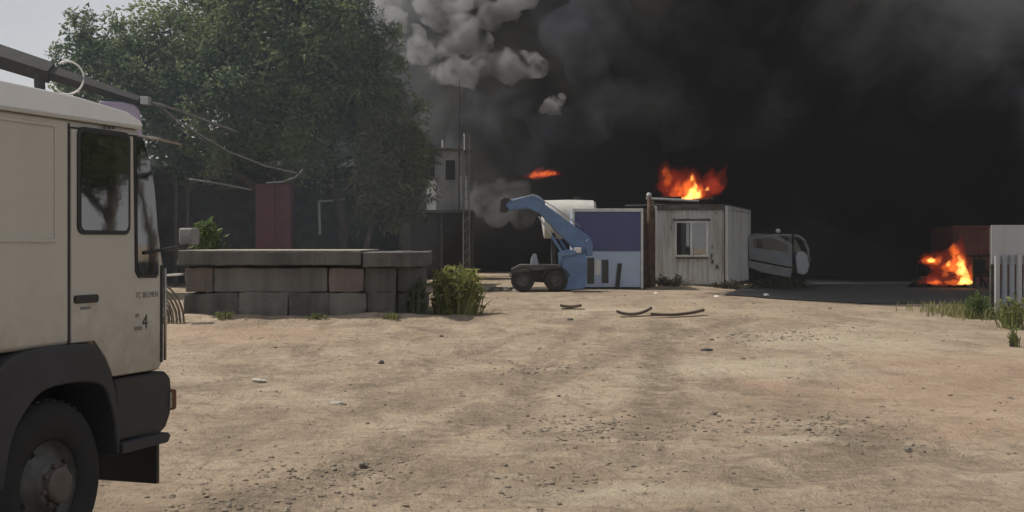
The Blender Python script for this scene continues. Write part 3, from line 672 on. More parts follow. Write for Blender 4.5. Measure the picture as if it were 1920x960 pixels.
# bundle of bent pipes leaning at its left end
hc = PX(318, 545, 23.4)
ho = thing('pipe_bundle', 'bundle of bent brown pipes between the white truck and platform', 'pipes', (hc.x, hc.y, ground_base(hc.x, hc.y)))
rnd = random.Random(15)
for k in range(9):
    r = .26 + .052 * k; a1_ = R(72 + rnd.uniform(-12, 10)); dy = rnd.uniform(-.12, .12); b = MB()
    b.tube([(-.42 + r * math.cos(a1_ * j_ / 14) + rnd.uniform(-.006, .006), dy + .1 * j_ / 14, .02 + 1.12 * r * math.sin(a1_ * j_ / 14)) for j_ in range(15)], rnd.uniform(.016, .026), 6)
    b.build('pipe', M['hose'], ho, smooth=True)
MB().box((-.1, -.1, .86), (.28, .15, .90), Matrix.Rotation(R(-4), 4, 'Y')).build('board', M['litter'], ho, bevel=.01)

# ------------------------------------------------------------------ foliage builders
def leaf_cloud(b, centre, rad, n, size, rnd_, droop=0, aspect=.45, shell=.55):
    for i in range(n):
        v = Vector((rnd_.gauss(0, 1), rnd_.gauss(0, 1), rnd_.gauss(0, 1))).normalized() * rad * (rnd_.random() ** shell)
        p = Vector(centre) + v
        a = Vector((rnd_.gauss(0, 1), rnd_.gauss(0, 1), rnd_.gauss(0, .7) - droop)).normalized()
        n_ = a.cross(Vector((rnd_.gauss(0, 1), rnd_.gauss(0, 1), rnd_.gauss(0, 1)))).normalized()
        s = size * rnd_.uniform(.6, 1.4); k = s * aspect
        up = a.cross(n_) * s * .1
        b.add([p, p + a*s*.5 + n_*k*.5 + up, p + a*s, p + a*s*.5 - n_*k*.5 + up], [(0, 1, 2, 3)])

def make_tree(name, label, base, trunks, lobes, material, leaf, per, crad, nclump, seed, Y, sparse=(), droop=0.1, aspect=.45):
    rnd_ = random.Random(seed); root = thing(name, label, 'tree', base)
    cr_ = MB(); br = MB()
    base = Vector(base)
    for pts, r in trunks:
        pp = [Vector(p) - base for p in pts]; br.tube(pp, [r * (1 - .65 * i / (len(pp) - 1)) for i in range(len(pp))], 9)
    tot = sum(l[2]**2 for l in lobes)
    for (px, py, rp, dy, sq) in lobes:
        c = PX(px, py, Y + dy) - base; r = rp * Y / F
        n = max(3, int(nclump * rp**2 / tot))
        tp = min((Vector(p) - base for pts, _ in trunks for p in pts[1:]), key=lambda q: (q - c).length)
        br.tube([tp, (tp + c) / 2 + Vector((rnd_.uniform(-.3, .3), rnd_.uniform(-.3, .3), .2)), c], [.09, .06, .025], 6)
        for k in range(n):
            v = Vector((rnd_.gauss(0, 1), rnd_.gauss(0, 1), rnd_.gauss(0, 1))).normalized() * (rnd_.random() ** .38) * r
            v.y *= .8; v.z *= sq
            rr = crad * rnd_.uniform(.6, 1.3)
            leaf_cloud(cr_, c + v, rr, int(per * rnd_.uniform(.6, 1.3)), leaf, rnd_, droop, aspect)
            if k % 3 == 0: br.tube([c + v * .2, c + v * .7 + Vector((0, 0, .1)), c + v], [.03, .02, .008], 5)
    for (px, py, rp, n) in sparse:
        c = PX(px, py, Y) - base; r = rp * Y / F
        for k in range(n):
            v = Vector((rnd_.uniform(-1, 1), rnd_.uniform(-1, 1), rnd_.uniform(-1, 1))) * r
            leaf_cloud(cr_, c + v, crad * .45, int(per * .5), leaf, rnd_, droop, aspect)
            br.tube([c + v * .1 - Vector((0, 0, .2)), c + v], [.015, .006], 4)
    br.build('trunk', M['bark'], root, smooth=True)
    cr_.build('crown', material, root)
    return root
TY = 37.0
g0 = ground_base(-6.5, TY)
lob = [(470, 40, 150, 0, .9), (330, 110, 120, 0, .9), (230, 150, 95, .3, .9), (560, 110, 140, -.4, .95), (430, 190, 140, -.6, .9), (600, 30, 105, .4, .9), (640, 170, 95, .2, .9),
       (300, 230, 90, .2, .8), (190, 115, 60, .5, .8), (560, 250, 100, -.5, .8), (690, 200, 70, .3, 1.0), (680, 90, 50, .5, .9), (460, -70, 130, .5, .8), (580, -60, 100, .5, .8), (150, 190, 50, .8, .9), (440, 290, 70, .4, .7), (350, 290, 60, .6, .7), (710, 280, 48, .6, 1.0)]
tree = make_tree('tree', 'large dark green leafy tree rising behind the white truck', (-6.6, TY, g0),
    [([(-6.6, TY, g0 - .2), (-6.7, TY, 2.4), (-6.4, TY, 3.9), (-6.9, TY + .1, 6), (-7.6, TY, 7.8)], .24), ([(-5.1, TY + .4, g0 - .2), (-4.9, TY + .3, 2.3), (-5.3, TY, 4), (-5.0, TY, 6.2)], .17), ([(-6.5, TY, 2.6), (-8.4, TY - .2, 4.2), (-10.2, TY, 5.4)], .13)],
    lob, M['leaf'], .15, 95, .52, 1250, 7, TY, sparse=((150, 60, 42, 16), (110, 150, 30, 12), (240, 60, 40, 10), (700, 120, 60, 18), (745, 230, 40, 14), (110, 100, 30, 6)))
F2 = 35.5
make_tree('feathery_tree', 'smaller olive tree with drooping feathery foliage beside the grey tower cabin', (-4.1, F2, ground_base(-4.1, F2)),
    [([(-4.1, F2, .3), (-4.05, F2, 1.6), (-3.8, F2, 2.7), (-3.6, F2, 4.2)], .10)],
    [(735, 310, 55, 0, .9), (745, 375, 48, -.1, .9), (700, 345, 38, -.2, 1.0), (775, 340, 30, 0, 1.0), (720, 250, 42, .2, 1.1), (755, 260, 36, .3, 1.0), (690, 395, 26, 0, 1.0), (700, 290, 34, 0, 1)],
    M['leaf2'], .21, 44, .34, 190, 17, F2, sparse=((795, 300, 26, 10), (790, 385, 24, 8), (770, 200, 30, 8)), droop=.7, aspect=.22)

# ------------------------------------------------------------------ dark shed under the tree
sh = thing('shed', 'dark open-fronted shed with sheet roof under the tree', 'shed', (-8, 40, ground_base(-8, 40)))
def shl(px, py, Y): return PX(px, py, Y) - sh.location
a, c = shl(150, 300, 41), shl(765, 320, 41)
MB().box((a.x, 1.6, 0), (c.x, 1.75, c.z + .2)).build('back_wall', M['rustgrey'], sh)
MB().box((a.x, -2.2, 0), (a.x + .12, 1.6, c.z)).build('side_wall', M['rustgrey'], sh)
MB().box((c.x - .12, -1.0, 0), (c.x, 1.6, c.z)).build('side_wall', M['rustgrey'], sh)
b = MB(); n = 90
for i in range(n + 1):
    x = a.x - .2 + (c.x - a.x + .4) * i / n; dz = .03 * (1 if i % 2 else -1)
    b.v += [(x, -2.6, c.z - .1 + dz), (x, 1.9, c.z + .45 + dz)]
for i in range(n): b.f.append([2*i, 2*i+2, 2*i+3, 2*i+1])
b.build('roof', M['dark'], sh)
for px in (330, 352, 600, 640):
    p = shl(px, 400, 38); MB().box((p.x - .05, -2.0, 0), (p.x + .05, -1.9, c.z - .15)).build('post', M['rustgrey'], sh)
p0, p1 = shl(596, 378, 37.5), shl(646, 374, 37.5)
MB().tube([p0, p1], .03, 6).build('rail', M['zinc'], sh)
MB().tube([shl(598, 380, 37.5), shl(600, 440, 37.5)], .04, 6).build('post', M['zinc'], sh)
# red metal locker
rd = PX(512, 465, 36.0)
rl = thing('red_locker', 'tall faded red metal locker standing in the shed shade', 'locker', (rd.x, rd.y, ground_base(rd.x, rd.y)))
ztop = PX(0, 345, 36).z - rl.location.z
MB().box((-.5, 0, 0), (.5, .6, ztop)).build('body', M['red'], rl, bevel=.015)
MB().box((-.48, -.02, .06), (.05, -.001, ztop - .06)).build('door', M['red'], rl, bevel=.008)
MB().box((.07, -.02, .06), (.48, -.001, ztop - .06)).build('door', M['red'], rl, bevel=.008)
# cables and rods in front of the tree
def cable(pts, r, label, m, name='cable'):
    q = []
    for i in range(len(pts) - 1):
        for k in range(6):
            t = k / 6; q.append(tuple(pts[i][j] + (pts[i+1][j] - pts[i][j]) * t for j in range(3)))
    q.append(pts[-1]); w0 = [PX(*p) for p in q]
    b = MB(); b.tube([p - w0[0] for p in w0], r, 6); o = b.build(name, m, None, smooth=True); o.location = w0[0]
    tag(o, label, name.replace('_', ' '), 'cables hanging before the tree' if name == 'cable' else None)
cable([(275, 189, 31), (305, 197, 31), (375, 222, 32), (445, 247, 33)], .026, 'upper grey cable running from the floodlight into the tree', M['old_cable'])
cable([(275, 189, 31), (300, 200, 31.2), (350, 238, 31.7), (430, 285, 32.5), (500, 312, 33.2), (560, 325, 34)], .022, 'long sagging cable from the floodlight down to the red locker', M['old_cable'])
cable([(568, 318, 34), (555, 332, 34), (530, 341, 34.2), (500, 343, 34.4)], .024, 'short curved cable end above the red locker', M['old_cable'])
cable([(355, 336, 35), (415, 345, 35), (472, 356, 35)], .03, 'straight grey pipe rail left of the red locker', M['old_cable'], 'pipe_rail')
# leafy weed and bushes
def bush(name, label, px, py, Y, wpx, hpx, n, material, size, seed, cat='bush', aspect=.12, group=None, grass=True):
    p = PX(px, py, Y); gz = ground_z(p.x, Y) if py > 500 else p.z
    root = thing(name, label, cat, (p.x, Y, gz), group=group); rnd_ = random.Random(seed); b = MB(); st = MB()
    wd, h = wpx * Y / F / 2, hpx * Y / F
    for i in range(n):
        x, y = rnd_.gauss(0, .32) * wd, rnd_.gauss(0, .3) * wd
        hh = h * rnd_.uniform(.3, 1.12) * max(.35, 1 - (x / wd)**2 * .55)
        lx, ly = x * .5 + rnd_.gauss(0, .16) * h, rnd_.gauss(0, .16) * h
        q = [Vector((x, y, -.03)), Vector((x + lx*.25, y + ly*.25, hh*.55)), Vector((x + lx*.7, y + ly*.7, hh))]
        sd_ = Vector((rnd_.gauss(0, 1), rnd_.gauss(0, 1), 0)).normalized() * size * aspect
        b.add([q[0]-sd_, q[0]+sd_, q[1]+sd_*1.1, q[1]-sd_*1.1, q[2]], [(0, 1, 2, 3), (3, 2, 4)])
        if not grass or i % 4 == 0:
            for k in range(4):
                t = q[1].lerp(q[2], rnd_.random()); leaf_cloud(b, t, size * .6, 2, size, rnd_, 0, .4)
    b.build('foliage', material, root)
    for k in range(5):
        x = rnd_.gauss(0, .3) * wd; st.tube([(x, 0, -.05), (x * 1.4, .02, h * .6)], [.012, .005], 5)
    st.build('stem', M['bark'], root)
    return root
bush('weed_bush', 'bright yellow green weed bush at the right end of the platform', 858, 562, 25.6, 96, 84, 700, M['bush_leaf'], .16, 3)
bush('weed_bush', 'dark green creeper covering the shaded right end of the platform', 782, 592, 24.1, 44, 62, 130, M['ivy'], .13, 4)
bush('weed_bush', 'small pale leafy weed on the platform end beside the truck mirror', 384, 466, 26.4, 44, 42, 70, M['weed'], .17, 5, grass=False)
for i, (px, py, hp, nm) in enumerate(((420, 592, 20, 'low grass tuft at the left foot of the platform'), (590, 603, 16, 'low grass tuft under the middle of the platform'), (735, 606, 22, 'low grass tuft at the dark right foot of the platform'))):
    bush('grass_tuft', nm, px, py, 23.6, 40, hp * .7, 30, M['grass'], .07, 30 + i, 'grass', group='tufts along the platform foot')

# ------------------------------------------------------------------ tower cabin with mast
TWY = 45.0
tg = ground_base(-2.3, TWY)
tw = thing('tower_cabin', 'grey lookout cabin with dark windows raised on a dark block', 'cabin', (PX(838, 0, TWY).x, TWY, tg))
def twl(px, py, dy=0):
    p = PX(px, py, TWY); return (p.x - tw.location.x, dy, p.z - tg)
x0 = twl(790, 0)[0]; x1 = twl(884, 0)[0]; xm = twl(818, 0)[0]; zb = twl(0, 394)[2]; zt = twl(0, 282)[2]
MB().box((twl(762, 0)[0], .1, 0), (x1, 3, zb - .1)).build('base_block', M['dark'], tw, bevel=.03)
MB().box((twl(830, 0)[0], .02, 0), (twl(872, 0)[0], .12, zb - .25)).build('doorway', M['char'], tw)
MB().box((twl(826, 0)[0], -.03, 0), (twl(830, 0)[0], .1, zb - .15)).build('door_post', M['rustgrey'], tw)
MB().box((twl(872, 0)[0], -.03, 0), (twl(877, 0)[0], .1, zb - .15)).build('door_post', M['rustgrey'], tw)
MB().box((x0 - .1, -.25, zb - .1), (x1 + .05, 3, zb)).build('deck', M['rustgrey'], tw, bevel=.01)
wall = MB()
wall.box((xm, 0, zb), (x1 - .3, 2.4, zt)); wall.build('wall', M['tower'], tw, bevel=.02)
MB().prism([(xm - .35, 0.3), (xm, 0.0), (xm, 2.4), (xm - .35, 2.4)], zb, zt - .5, 'z').build('wall', M['tower'], tw, bevel=.02)
MB().box((xm - .06, -.12, zt), (x1 - .2, 2.5, zt + .1)).build('roof', M['rustgrey'], tw, bevel=.02)
def win(px0, py0, px1, py1):
    a_, b_ = twl(px0, py1), twl(px1, py0)
    f_ = MB().box((a_[0], -.03, a_[2]), (b_[0], .01, b_[2])).build('window', M['tower'], tw, bevel=.008)
    MB().box((a_[0] + .05, -.036, a_[2] + .05), (b_[0] - .05, -.02, b_[2] - .05)).build('pane', M['char'], f_)
win(833, 298, 856, 340); win(796, 292, 818, 338)
for px in (862, 872):
    MB().box((twl(px, 0)[0], -.04, zb), (twl(px, 0)[0] + .07, -.002, zt - .9)).build('wall_strip', M['zinc'], tw)
mt = MB()
MB().tube([twl(829, 278, .2), twl(829, 262, .2)], .03, 6).build('pale_roof_piece', M['litter'], tw)
ms = thing('mast', 'thin lattice mast with tall antenna beside the grey tower cabin', 'mast', (PX(874, 0, TWY - .6).x, TWY - .6, tg))
def msl(px, py):
    p = PX(px, py, TWY - .6); return (p.x - ms.location.x, 0, p.z - tg)
for px in (869, 880):
    MB().tube([(msl(px, 0)[0], 0, 0), (msl(px, 255)[0], 0, msl(px, 255)[2])], .03, 6).build('upright', M['old_cable'], ms)
for k in range(14):
    z = .2 + k * .36; MB().tube([(msl(869, 0)[0], 0, z), (msl(880, 0)[0], 0, z + .2)], .014, 5).build('rung', M['old_cable'], ms)
MB().tube([msl(861, 395), msl(861, 280), msl(862, 150)], [.04, .03, .012], 6).build('antenna', M['dark'], ms)
MB().tube([msl(845, 280), msl(890, 284)], .025, 6).build('crossarm', M['rustgrey'], ms)
MB().tube([msl(862, 287), msl(880, 287)], .02, 6).build('clamp', M['old_cable'], ms)
MB().tube([msl(870, 282), msl(870, 250)], .03, 6).build('antenna', M['roof_paint'], ms)

# ------------------------------------------------------------------ blue telescopic loader
BY = 33.4; bgz = ground_z(1.2, BY)
bl = thing('loader', 'blue telescopic arm loader on four black wheels facing left', 'loader', (1.2, BY, bgz))
def bll(px, py, dy=0):
    p = PX(px, py, BY); return Vector((p.x - 1.2, dy, p.z - bgz))
def bpoly(pts): return [(bll(*p).x, bll(*p).z) for p in pts]
MB().prism(bpoly([(966, 528), (962, 508), (975, 497), (1052, 499), (1060, 515), (1056, 532)]), .25, 1.15).build('chassis', M['dark'], bl, bevel=.04)
for k, (px, dy) in enumerate(((980, 0), (1043, 0), (980, 1.1), (1043, 1.1))):
    c = bll(px, 528); Mx = Matrix.Translation((c.x, dy, .31))
    wv = MB().lathe([(.16, .02), (.27, 0), (.305, .05), (.31, .12), (.305, .24), (.27, .28), (.16, .26)], 24, Mx).build('wheel', M['rubber'], bl, smooth=True)
    MB().lathe([(.17, .03), (.15, .06), (.07, .05), (.06, .01), (0, .01)], 20, Mx).build('rim', M['rustgrey'], wv, smooth=True)
for px in (980, 1043):
    c = bll(px, 528); pr = [(c.x + .37*math.cos(a), .31 + .36*math.sin(a)) for a in [R(15 + 10*k) for k in range(16)]] + [(c.x + .33*math.cos(a), .31 + .32*math.sin(a)) for a in [R(165 - 10*k) for k in range(16)]]
    MB().prism(pr, -.02, .3).build('mudguard', M['dark'], bl, bevel=.008)
MB().prism(bpoly([(958, 505), (975, 496), (1050, 497), (1052, 503), (962, 512)]), .0, 1.3).build('deck', M['rustgrey'], bl, bevel=.015)
MB().prism(bpoly([(995, 500), (996, 486), (1000, 476), (1006, 476), (1012, 500)]), .3, .6).build('seat', M['zinc2'], bl, bevel=.02)
MB().prism(bpoly([(1060, 545), (1052, 500), (1050, 478), (1066, 468), (1082, 470), (1100, 480), (1101, 515), (1096, 543)]), .05, 1.2).build('body', M['blue'], bl, bevel=.04)
MB().prism(bpoly([(1048, 500), (1046, 474), (1052, 470), (1080, 470), (1080, 478), (1056, 480)]), -.02, .05).build('mast_bracket', M['blue'], bl, bevel=.01)
MB().box(bll(1076, 474, -.0), bll(1090, 464, .2)).build('lamp', M['litter'], bl, bevel=.01)
MB().prism(bpoly([(1090, 485), (1112, 455), (1109, 446), (1000, 366), (985, 368), (1012, 400), (1072, 462)]), .30, .62).build('arm', M['blue'], bl, bevel=.03)
MB().prism(bpoly([(1112, 480), (1113, 455), (1104, 448), (1098, 452), (1100, 480)]), .24, .68).build('arm_pivot', M['blue'], bl, bevel=.02)
MB().prism(bpoly([(1024, 379), (1012, 366), (998, 365), (950, 374), (944, 380), (945, 392), (952, 395), (990, 390), (1012, 400)]), .27, .65).build('boom_head', M['blue'], bl, bevel=.04)
MB().prism(bpoly([(958, 373), (946, 369), (938, 374), (937, 396), (946, 399), (955, 392), (946, 384)]), .2, .72).build('grab_plate', M['dark'], bl, bevel=.02)
for a_, c_, dy in (((1010, 405), (1055, 474), .15), ((1034, 420), (1066, 472), .7)):
    rod = MB().tube([bll(*a_, dy), bll(*c_, dy)], .022, 8).build('ram', M['zinc'], bl)
    m_ = (a_[0]*.45 + c_[0]*.55, a_[1]*.45 + c_[1]*.55); MB().tube([bll(*m_, dy), bll(*c_, dy)], .04, 8).build('cylinder', M['blue'], rod)
MB().tube([bll(960, 376, .24), bll(1000, 364, .24), bll(1040, 388, .25), bll(1090, 425, .25)], .014, 6).build('hydraulic_hose', M['zinc2'], bl, smooth=True)

# ------------------------------------------------------------------ blue and white kiosk
KY = 36.0; kg = ground_z(2.7, KY)
kx = PX(1140, 0, KY).x
ki = thing('kiosk', 'kiosk with violet blue upper panel and pale blue lower front', 'kiosk', (kx, KY, kg))
def kl(px, py): p = PX(px, py, KY); return (p.x - kx, p.z - kg)
def kbox(px0, py0, px1, py1, d0, d1, name, m, parent=ki, bevel=.006):
    a_, b_ = kl(px0, py1), kl(px1, py0); return MB().box((a_[0], d0, a_[1]), (b_[0], d1, b_[1])).build(name, m, parent, bevel=bevel)
kbox(1075, 392, 1205, 541, .04, 2.2, 'body', M['panel_pale'])
kbox(1078, 398, 1201, 470, -.0, .038, 'upper_panel', M['panel_blue'])
kbox(1078, 472, 1201, 539, -.004, .036, 'lower_panel', M['panel_pale'])
for a_ in ((1073, 391, 1206, 397), (1073, 397.5, 1077.5, 541), (1201.5, 397.5, 1206, 541)):
    kbox(*a_, -.03, .036, 'frame_bar', M['white_frame'])
kbox(1101, 483, 1114, 532, -.014, -.006, 'printed_mark', M['ink'])
kbox(1128, 487, 1141, 531, -.014, -.006, 'printed_mark', M['ink'])
kbox(1116, 487, 1126, 515, -.012, -.006, 'printed_mark', M['white_frame'])
o = MB().prism([kl(1153, 541), kl(1161, 541), kl(1166, 494), kl(1158, 494)], -.05, -.008); o.build('leaning_bar', M['dark'], ki)
kbox(1070, 538, 1210, 543, -.02, .1, 'sill', M['dark'])
# rounded white tank roof behind it
ty_ = 41.0; tp = PX(1068, 382, ty_)
tk = thing('tank', 'white rounded tank top showing behind the blue kiosk', 'tank', (tp.x, ty_ + .8, ground_base(tp.x, ty_)))
MB().lathe([(.0, -.9), (.55, -.88), (.62, -.8), (.64, 0), (.62, .8), (.0, .9)], 28, Matrix.Translation((0, 0, PX(0, 373, ty_).z - tk.location.z - .64)) @ Matrix.Rotation(R(90), 4, 'Z')).build('tank_body', M['white_frame'], tk, bevel=.01)
for s_ in (-.5, .5): MB().box((s_ - .06, -.5, 0), (s_ + .06, .5, PX(0, 373, ty_).z - tk.location.z - 1.1)).build('leg', M['dark'], tk)
# sooty post and gap boards between kiosk and container
po = thing('gate_post', 'rusty steel post with round cap between kiosk and container', 'post', (PX(1217, 0, 37).x, 37, ground_z(3.9, 37)))
zt_ = PX(0, 362, 37).z - po.location.z
MB().tube([(0, 0, 0), (0, 0, zt_ - .1)], .055, 10).build('pole', M['rust'], po, smooth=True)
MB().ico((0, 0, zt_ - .06), .08, 2).build('cap', M['zinc'], po, smooth=True)
for k, px in enumerate((1209, 1224)):
    x_ = PX(px, 0, 37.4).x - po.location.x; MB().box((x_ - .07, .35, 0), (x_ + .07, .42, 2.3 + .05 * k)).build('board', M['rust'], po, bevel=.008)
x_ = PX(1175, 0, 37).x - po.location.x
MB().tube([(x_, .5, zt_ - .35), (.5, .5, zt_ - .33)], .03, 6).build('top_rail', M['rustgrey'], po)

# ------------------------------------------------------------------ cream container cabin
CYR = 39.0; cyaw = R(-16.9)
rc_ = PX(1366, 0, CYR); cgz = ground_z(rc_.x, CYR)
wdt = 2.30; ht = PX(0, 386, CYR).z - cgz
ct = thing('container_cabin', 'cream corrugated container cabin with white framed window and fire behind', 'container', (rc_.x, CYR, cgz), cyaw)
def corr(b, x0, x1, y, z0, z1, pitch=.14, dep=.04, axis='x'):
    n = int((x1 - x0) / pitch) * 4; prof_ = []
    for i in range(n + 1):
        prof_.append((x0 + (x1 - x0) * i / n, (0, 0, dep, dep)[i % 4]))
    base = len(b.v)
    for u, d_ in prof_:
        for z in (z0, z1): b.v.append((u, y + d_, z) if axis == 'x' else (y - d_, u, z))
    for i in range(n): b.f.append([base+2*i, base+2*i+2, base+2*i+3, base+2*i+1])
wx0, wx1 = -wdt + wdt * .285, -wdt + wdt * .735
wz0, wz1 = PX(0, 482, CYR).z - cgz, PX(0, 414, CYR).z - cgz
b = MB(); corr(b, -wdt + .1, wx0, 0, .12, ht - .12); corr(b, wx1, -.1, 0, .12, ht - .12)
corr(b, wx0, wx1, 0, .12, wz0); corr(b, wx0, wx1, 0, wz1, ht - .12); b.build('front_wall', M['cream'], ct)
b = MB(); corr(b, .05, 5.9, 0, .12, ht - .12, .28, .036, 'y'); b.build('side_wall', M['cream'], ct)
MB().box((-wdt + .02, .06, .1), (-wdt + .05, 5.9, ht - .1)).build('side_wall', M['cream'], ct)
MB().box((-wdt, 5.92, .1), (0, 5.96, ht)).build('back_wall', M['cream'], ct)
for x_ in (-wdt, -.1): MB().box((x_, -.03, 0), (x_ + .1, .08, ht)).build('corner_post', M['cream'], ct, bevel=.008)
MB().box((-.08, 5.85, 0), (.01, 5.95, ht)).build('corner_post', M['cream'], ct, bevel=.008)
MB().box((-.135, -.034, .1), (-.103, -.004, ht - .12)).build('rust_seam', M['rust'], ct)
MB().box((-wdt + .1, -.035, ht - .12), (-.1, .06, ht)).build('top_rail', M['rustgrey'], ct, bevel=.008)
MB().box((-wdt + .1, -.035, 0), (-.1, .06, .12)).build('bottom_rail', M['rustgrey'], ct, bevel=.008)
MB().box((-.07, .08, ht - .12), (.012, 5.85, ht)).build('top_rail', M['cream'], ct, bevel=.008)
MB().box((-.07, .08, 0), (.012, 5.85, .12)).build('bottom_rail', M['rustgrey'], ct, bevel=.008)
MB().box((-wdt + .01, .0, ht + .003), (-.01, 5.94, ht + .05)).build('roof', M['rustgrey'], ct, bevel=.01)
wn = MB().box((wx0 - .06, -.05, wz1), (wx1 + .06, .02, wz1 + .07)).build('window', M['rustgrey'], ct, bevel=.006)
for bx_ in (((wx0, -.04, wz0), (wx1, .02, wz0 + .06)), ((wx0, -.04, wz1 - .06), (wx1, .02, wz1 - .002)), ((wx0, -.04, wz0 + .062), (wx0 + .06, .02, wz1 - .062)), ((wx1 - .06, -.04, wz0 + .062), (wx1, .02, wz1 - .062)), (((wx0 + wx1)/2 - .035, -.038, wz0 + .062), ((wx0 + wx1)/2 + .035, .02, wz1 - .062))):
    MB().box(*bx_).build('frame_bar', M['white_frame'], wn, bevel=.005)
xm_ = (wx0 + wx1) / 2
for a_, c_ in ((wx0 + .06, xm_ - .035), (xm_ + .035, wx1 - .06)):
    MB().box((a_, -.005, wz0 + .06), (c_, .005, wz1 - .06)).build('pane', M['glass'], wn)
for k in range(5):
    x_ = wx0 + .12 + .11 * k
    if abs(x_ - xm_) > .05: MB().tube([(x_, -.02, wz0 + .06), (x_, -.02, wz1 - .06)], .007, 5).build('grille_bar', M['dark'], wn)
MB().box((wx0 + .03, -.06, wz0 - .05), (wx1 - .03, .0, wz0 - .004)).build('sill', M['rust'], wn, bevel=.006)
rnd = random.Random(9)
for k in range(12):      # rust patches and brackets bolted on the front
    x_, z_ = rnd.choice([(wx0 - .13, wz1 - .25), (wx0 - .13, wz0 + .15), (wx1 + .1, wz0 + .1), (wx1 + .12, wz0 - .1), (-.35, .5), (-.4, ht - .4)]); x_ += rnd.uniform(-.04, .04); z_ += rnd.uniform(-.2, .2)
    MB().box((x_, -.012, z_), (x_ + rnd.uniform(.02, .04), -.002, z_ + rnd.uniform(.05, .13))).build('rust_patch', M['rust'], ct)
# junk on the container roof
jk = thing('roof_scrap', 'charred pipes and sheets lying on the cream container roof', 'scrap', (rc_.x - 1.2, CYR + .9, cgz + ht + .05))
MB().box((-1.0, -.2, 0), (.75, .5, .09), Matrix.Rotation(R(3), 4, 'Y')).build('sheet', M['char'], jk)
MB().tube([(-1.25, -.3, .2), (-.3, -.25, .16), (.4, -.2, .12)], .035, 7).build('pipe', M['zinc'], jk)
MB().tube([(-1.1, -.1, .05), (.9, .1, .2)], .03, 7).build('pipe', M['rust'], jk)
MB().box((-.7, .1, .09), (-.1, .5, .26)).build('charred_box', M['char'], jk)

M['scrub'] = mat('sooty_scrub', (.07, .065, .04), .9, var=.5, scale=3, bump=0, transl=.2)
bush('dry_scrub', 'dark sooty scrub at the left foot of the cream container', 1262, 541, 38.2, 90, 18, 140, M['scrub'], .12, 91, 'scrub', group='sooty scrub round the container')
bush('dry_scrub', 'dark sooty scrub at the right front corner of the cream container', 1372, 545, 38.0, 90, 14, 120, M['scrub'], .12, 92, 'scrub', group='sooty scrub round the container')
bush('dry_scrub', 'dark sooty scrub in front of the wrecked van', 1460, 545, 41.5, 150, 20, 220, M['scrub'], .13, 93, 'scrub', group='sooty scrub round the container')
# ------------------------------------------------------------------ wrecked van right of the container
VY = 44.0; vg = ground_z(9.2, VY)
vn = thing('wrecked_van', 'sooty grey wrecked van leaning nose down right of the container', 'van', (PX(1460, 0, VY).x, VY, vg))
def vp(pts):
    return [(PX(px, py, VY).x - vn.location.x, PX(px, py, VY).z - vg) for px, py in pts]
MB().prism(vp([(1402, 445), (1418, 438), (1455, 440), (1490, 459), (1487, 502), (1405, 486)]), 0, 1.7).build('body', M['van'], vn, bevel=.02)
MB().prism(vp([(1402, 488), (1487, 504), (1483, 521), (1430, 512), (1402, 500)]), .04, 1.66).build('sill', M['tower'], vn, bevel=.03)
MB().prism(vp([(1492, 482), (1497, 472), (1508, 471), (1517, 482), (1519, 498), (1515, 512), (1506, 517), (1496, 513)]), .05, 1.6).build('nose', M['zinc'], vn, bevel=.05)
for dy in (.08, 1.55):
    pts = vp([(1455, 442), (1470, 441), (1498, 443), (1508, 450), (1516, 468), (1518, 492)])
    MB().tube([(p_[0], dy, p_[1]) for p_ in pts], .05, 8).build('windscreen_pillar', M['van'], vn, smooth=True)
pn = vp([(1466, 444), (1497, 447), (1512, 474), (1494, 476), (1490, 458)])
MB().prism(pn, .5, .53).build('windscreen', M['glass'], vn)
c_ = vp([(1428, 520)])[0]; MB().lathe([(.12, 0), (.26, 0), (.3, .05), (.3, .18), (.12, .2)], 20, Matrix.Translation((c_[0], .35, .22))).build('wheel', M['rubber'], vn, smooth=True)
MB().prism(vp([(1405, 500), (1490, 518), (1514, 515), (1512, 534), (1406, 534)]), .3, 1.4).build('underbody', M['char'], vn, bevel=.03)
MB().prism(vp([(1412, 448), (1448, 445), (1478, 461), (1476, 472), (1412, 464)]), -.012, .004).build('side_window', M['glass'], vn)
MB().box((vp([(1487, 500)])[0][0] - .03, -.02, .75), (vp([(1487, 500)])[0][0] + .02, .05, 2.0)).build('door_pillar', M['char'], vn)
p_ = vp([(1460, 433)])[0]; MB().ico((p_[0], .1, p_[1]), .085, 2).build('pale_roof_piece', M['litter'], vn, smooth=True)  # pale ball standing in for a light glint on the van roof

# ------------------------------------------------------------------ right: red container, fence, charred frame, weeds
RY = 46.5; rg = ground_z(17, RY)
x0 = PX(1786, 0, RY).x
rc2 = thing('red_container', 'red brown freight container behind the fire and metal fence', 'container', (x0, RY, rg))
h_ = PX(0, 423, RY).z - rg
b = MB(); corr(b, .1, 5.9, 0, .1, h_ - .1, .28, .036); b.build('front_wall', M['redbrown'], rc2)
MB().box((.0, .05, .08), (6, 2.4, h_ - .05)).build('body', M['redbrown'], rc2)
for bx_ in (((0, -.03, 0), (.1, .05, h_)), ((5.9, -.03, 0), (6, .05, h_)), ((.1, -.03, h_ - .1), (5.9, .05, h_)), ((.1, -.03, 0), (5.9, .05, .1))): MB().box(*bx_).build('frame_rail', M['redbrown'], rc2, bevel=.01)
FY = 27.0; fx = PX(1860, 0, FY).x; fg = ground_z(10.3, FY)
fe = thing('metal_fence', 'grey sheet metal fence with ribbed lower half at right edge', 'fence', (fx, FY, fg))
ft = PX(0, 422, FY).z - fg; fm = PX(0, 478, FY).z - fg
for k in range(4):
    MB().box((k * 1.2, .03, fm - .2), (k * 1.2 + 1.195, .06, ft)).build('sheet_panel', M['zinc'], fe, bevel=.004)
rnd = random.Random(31)
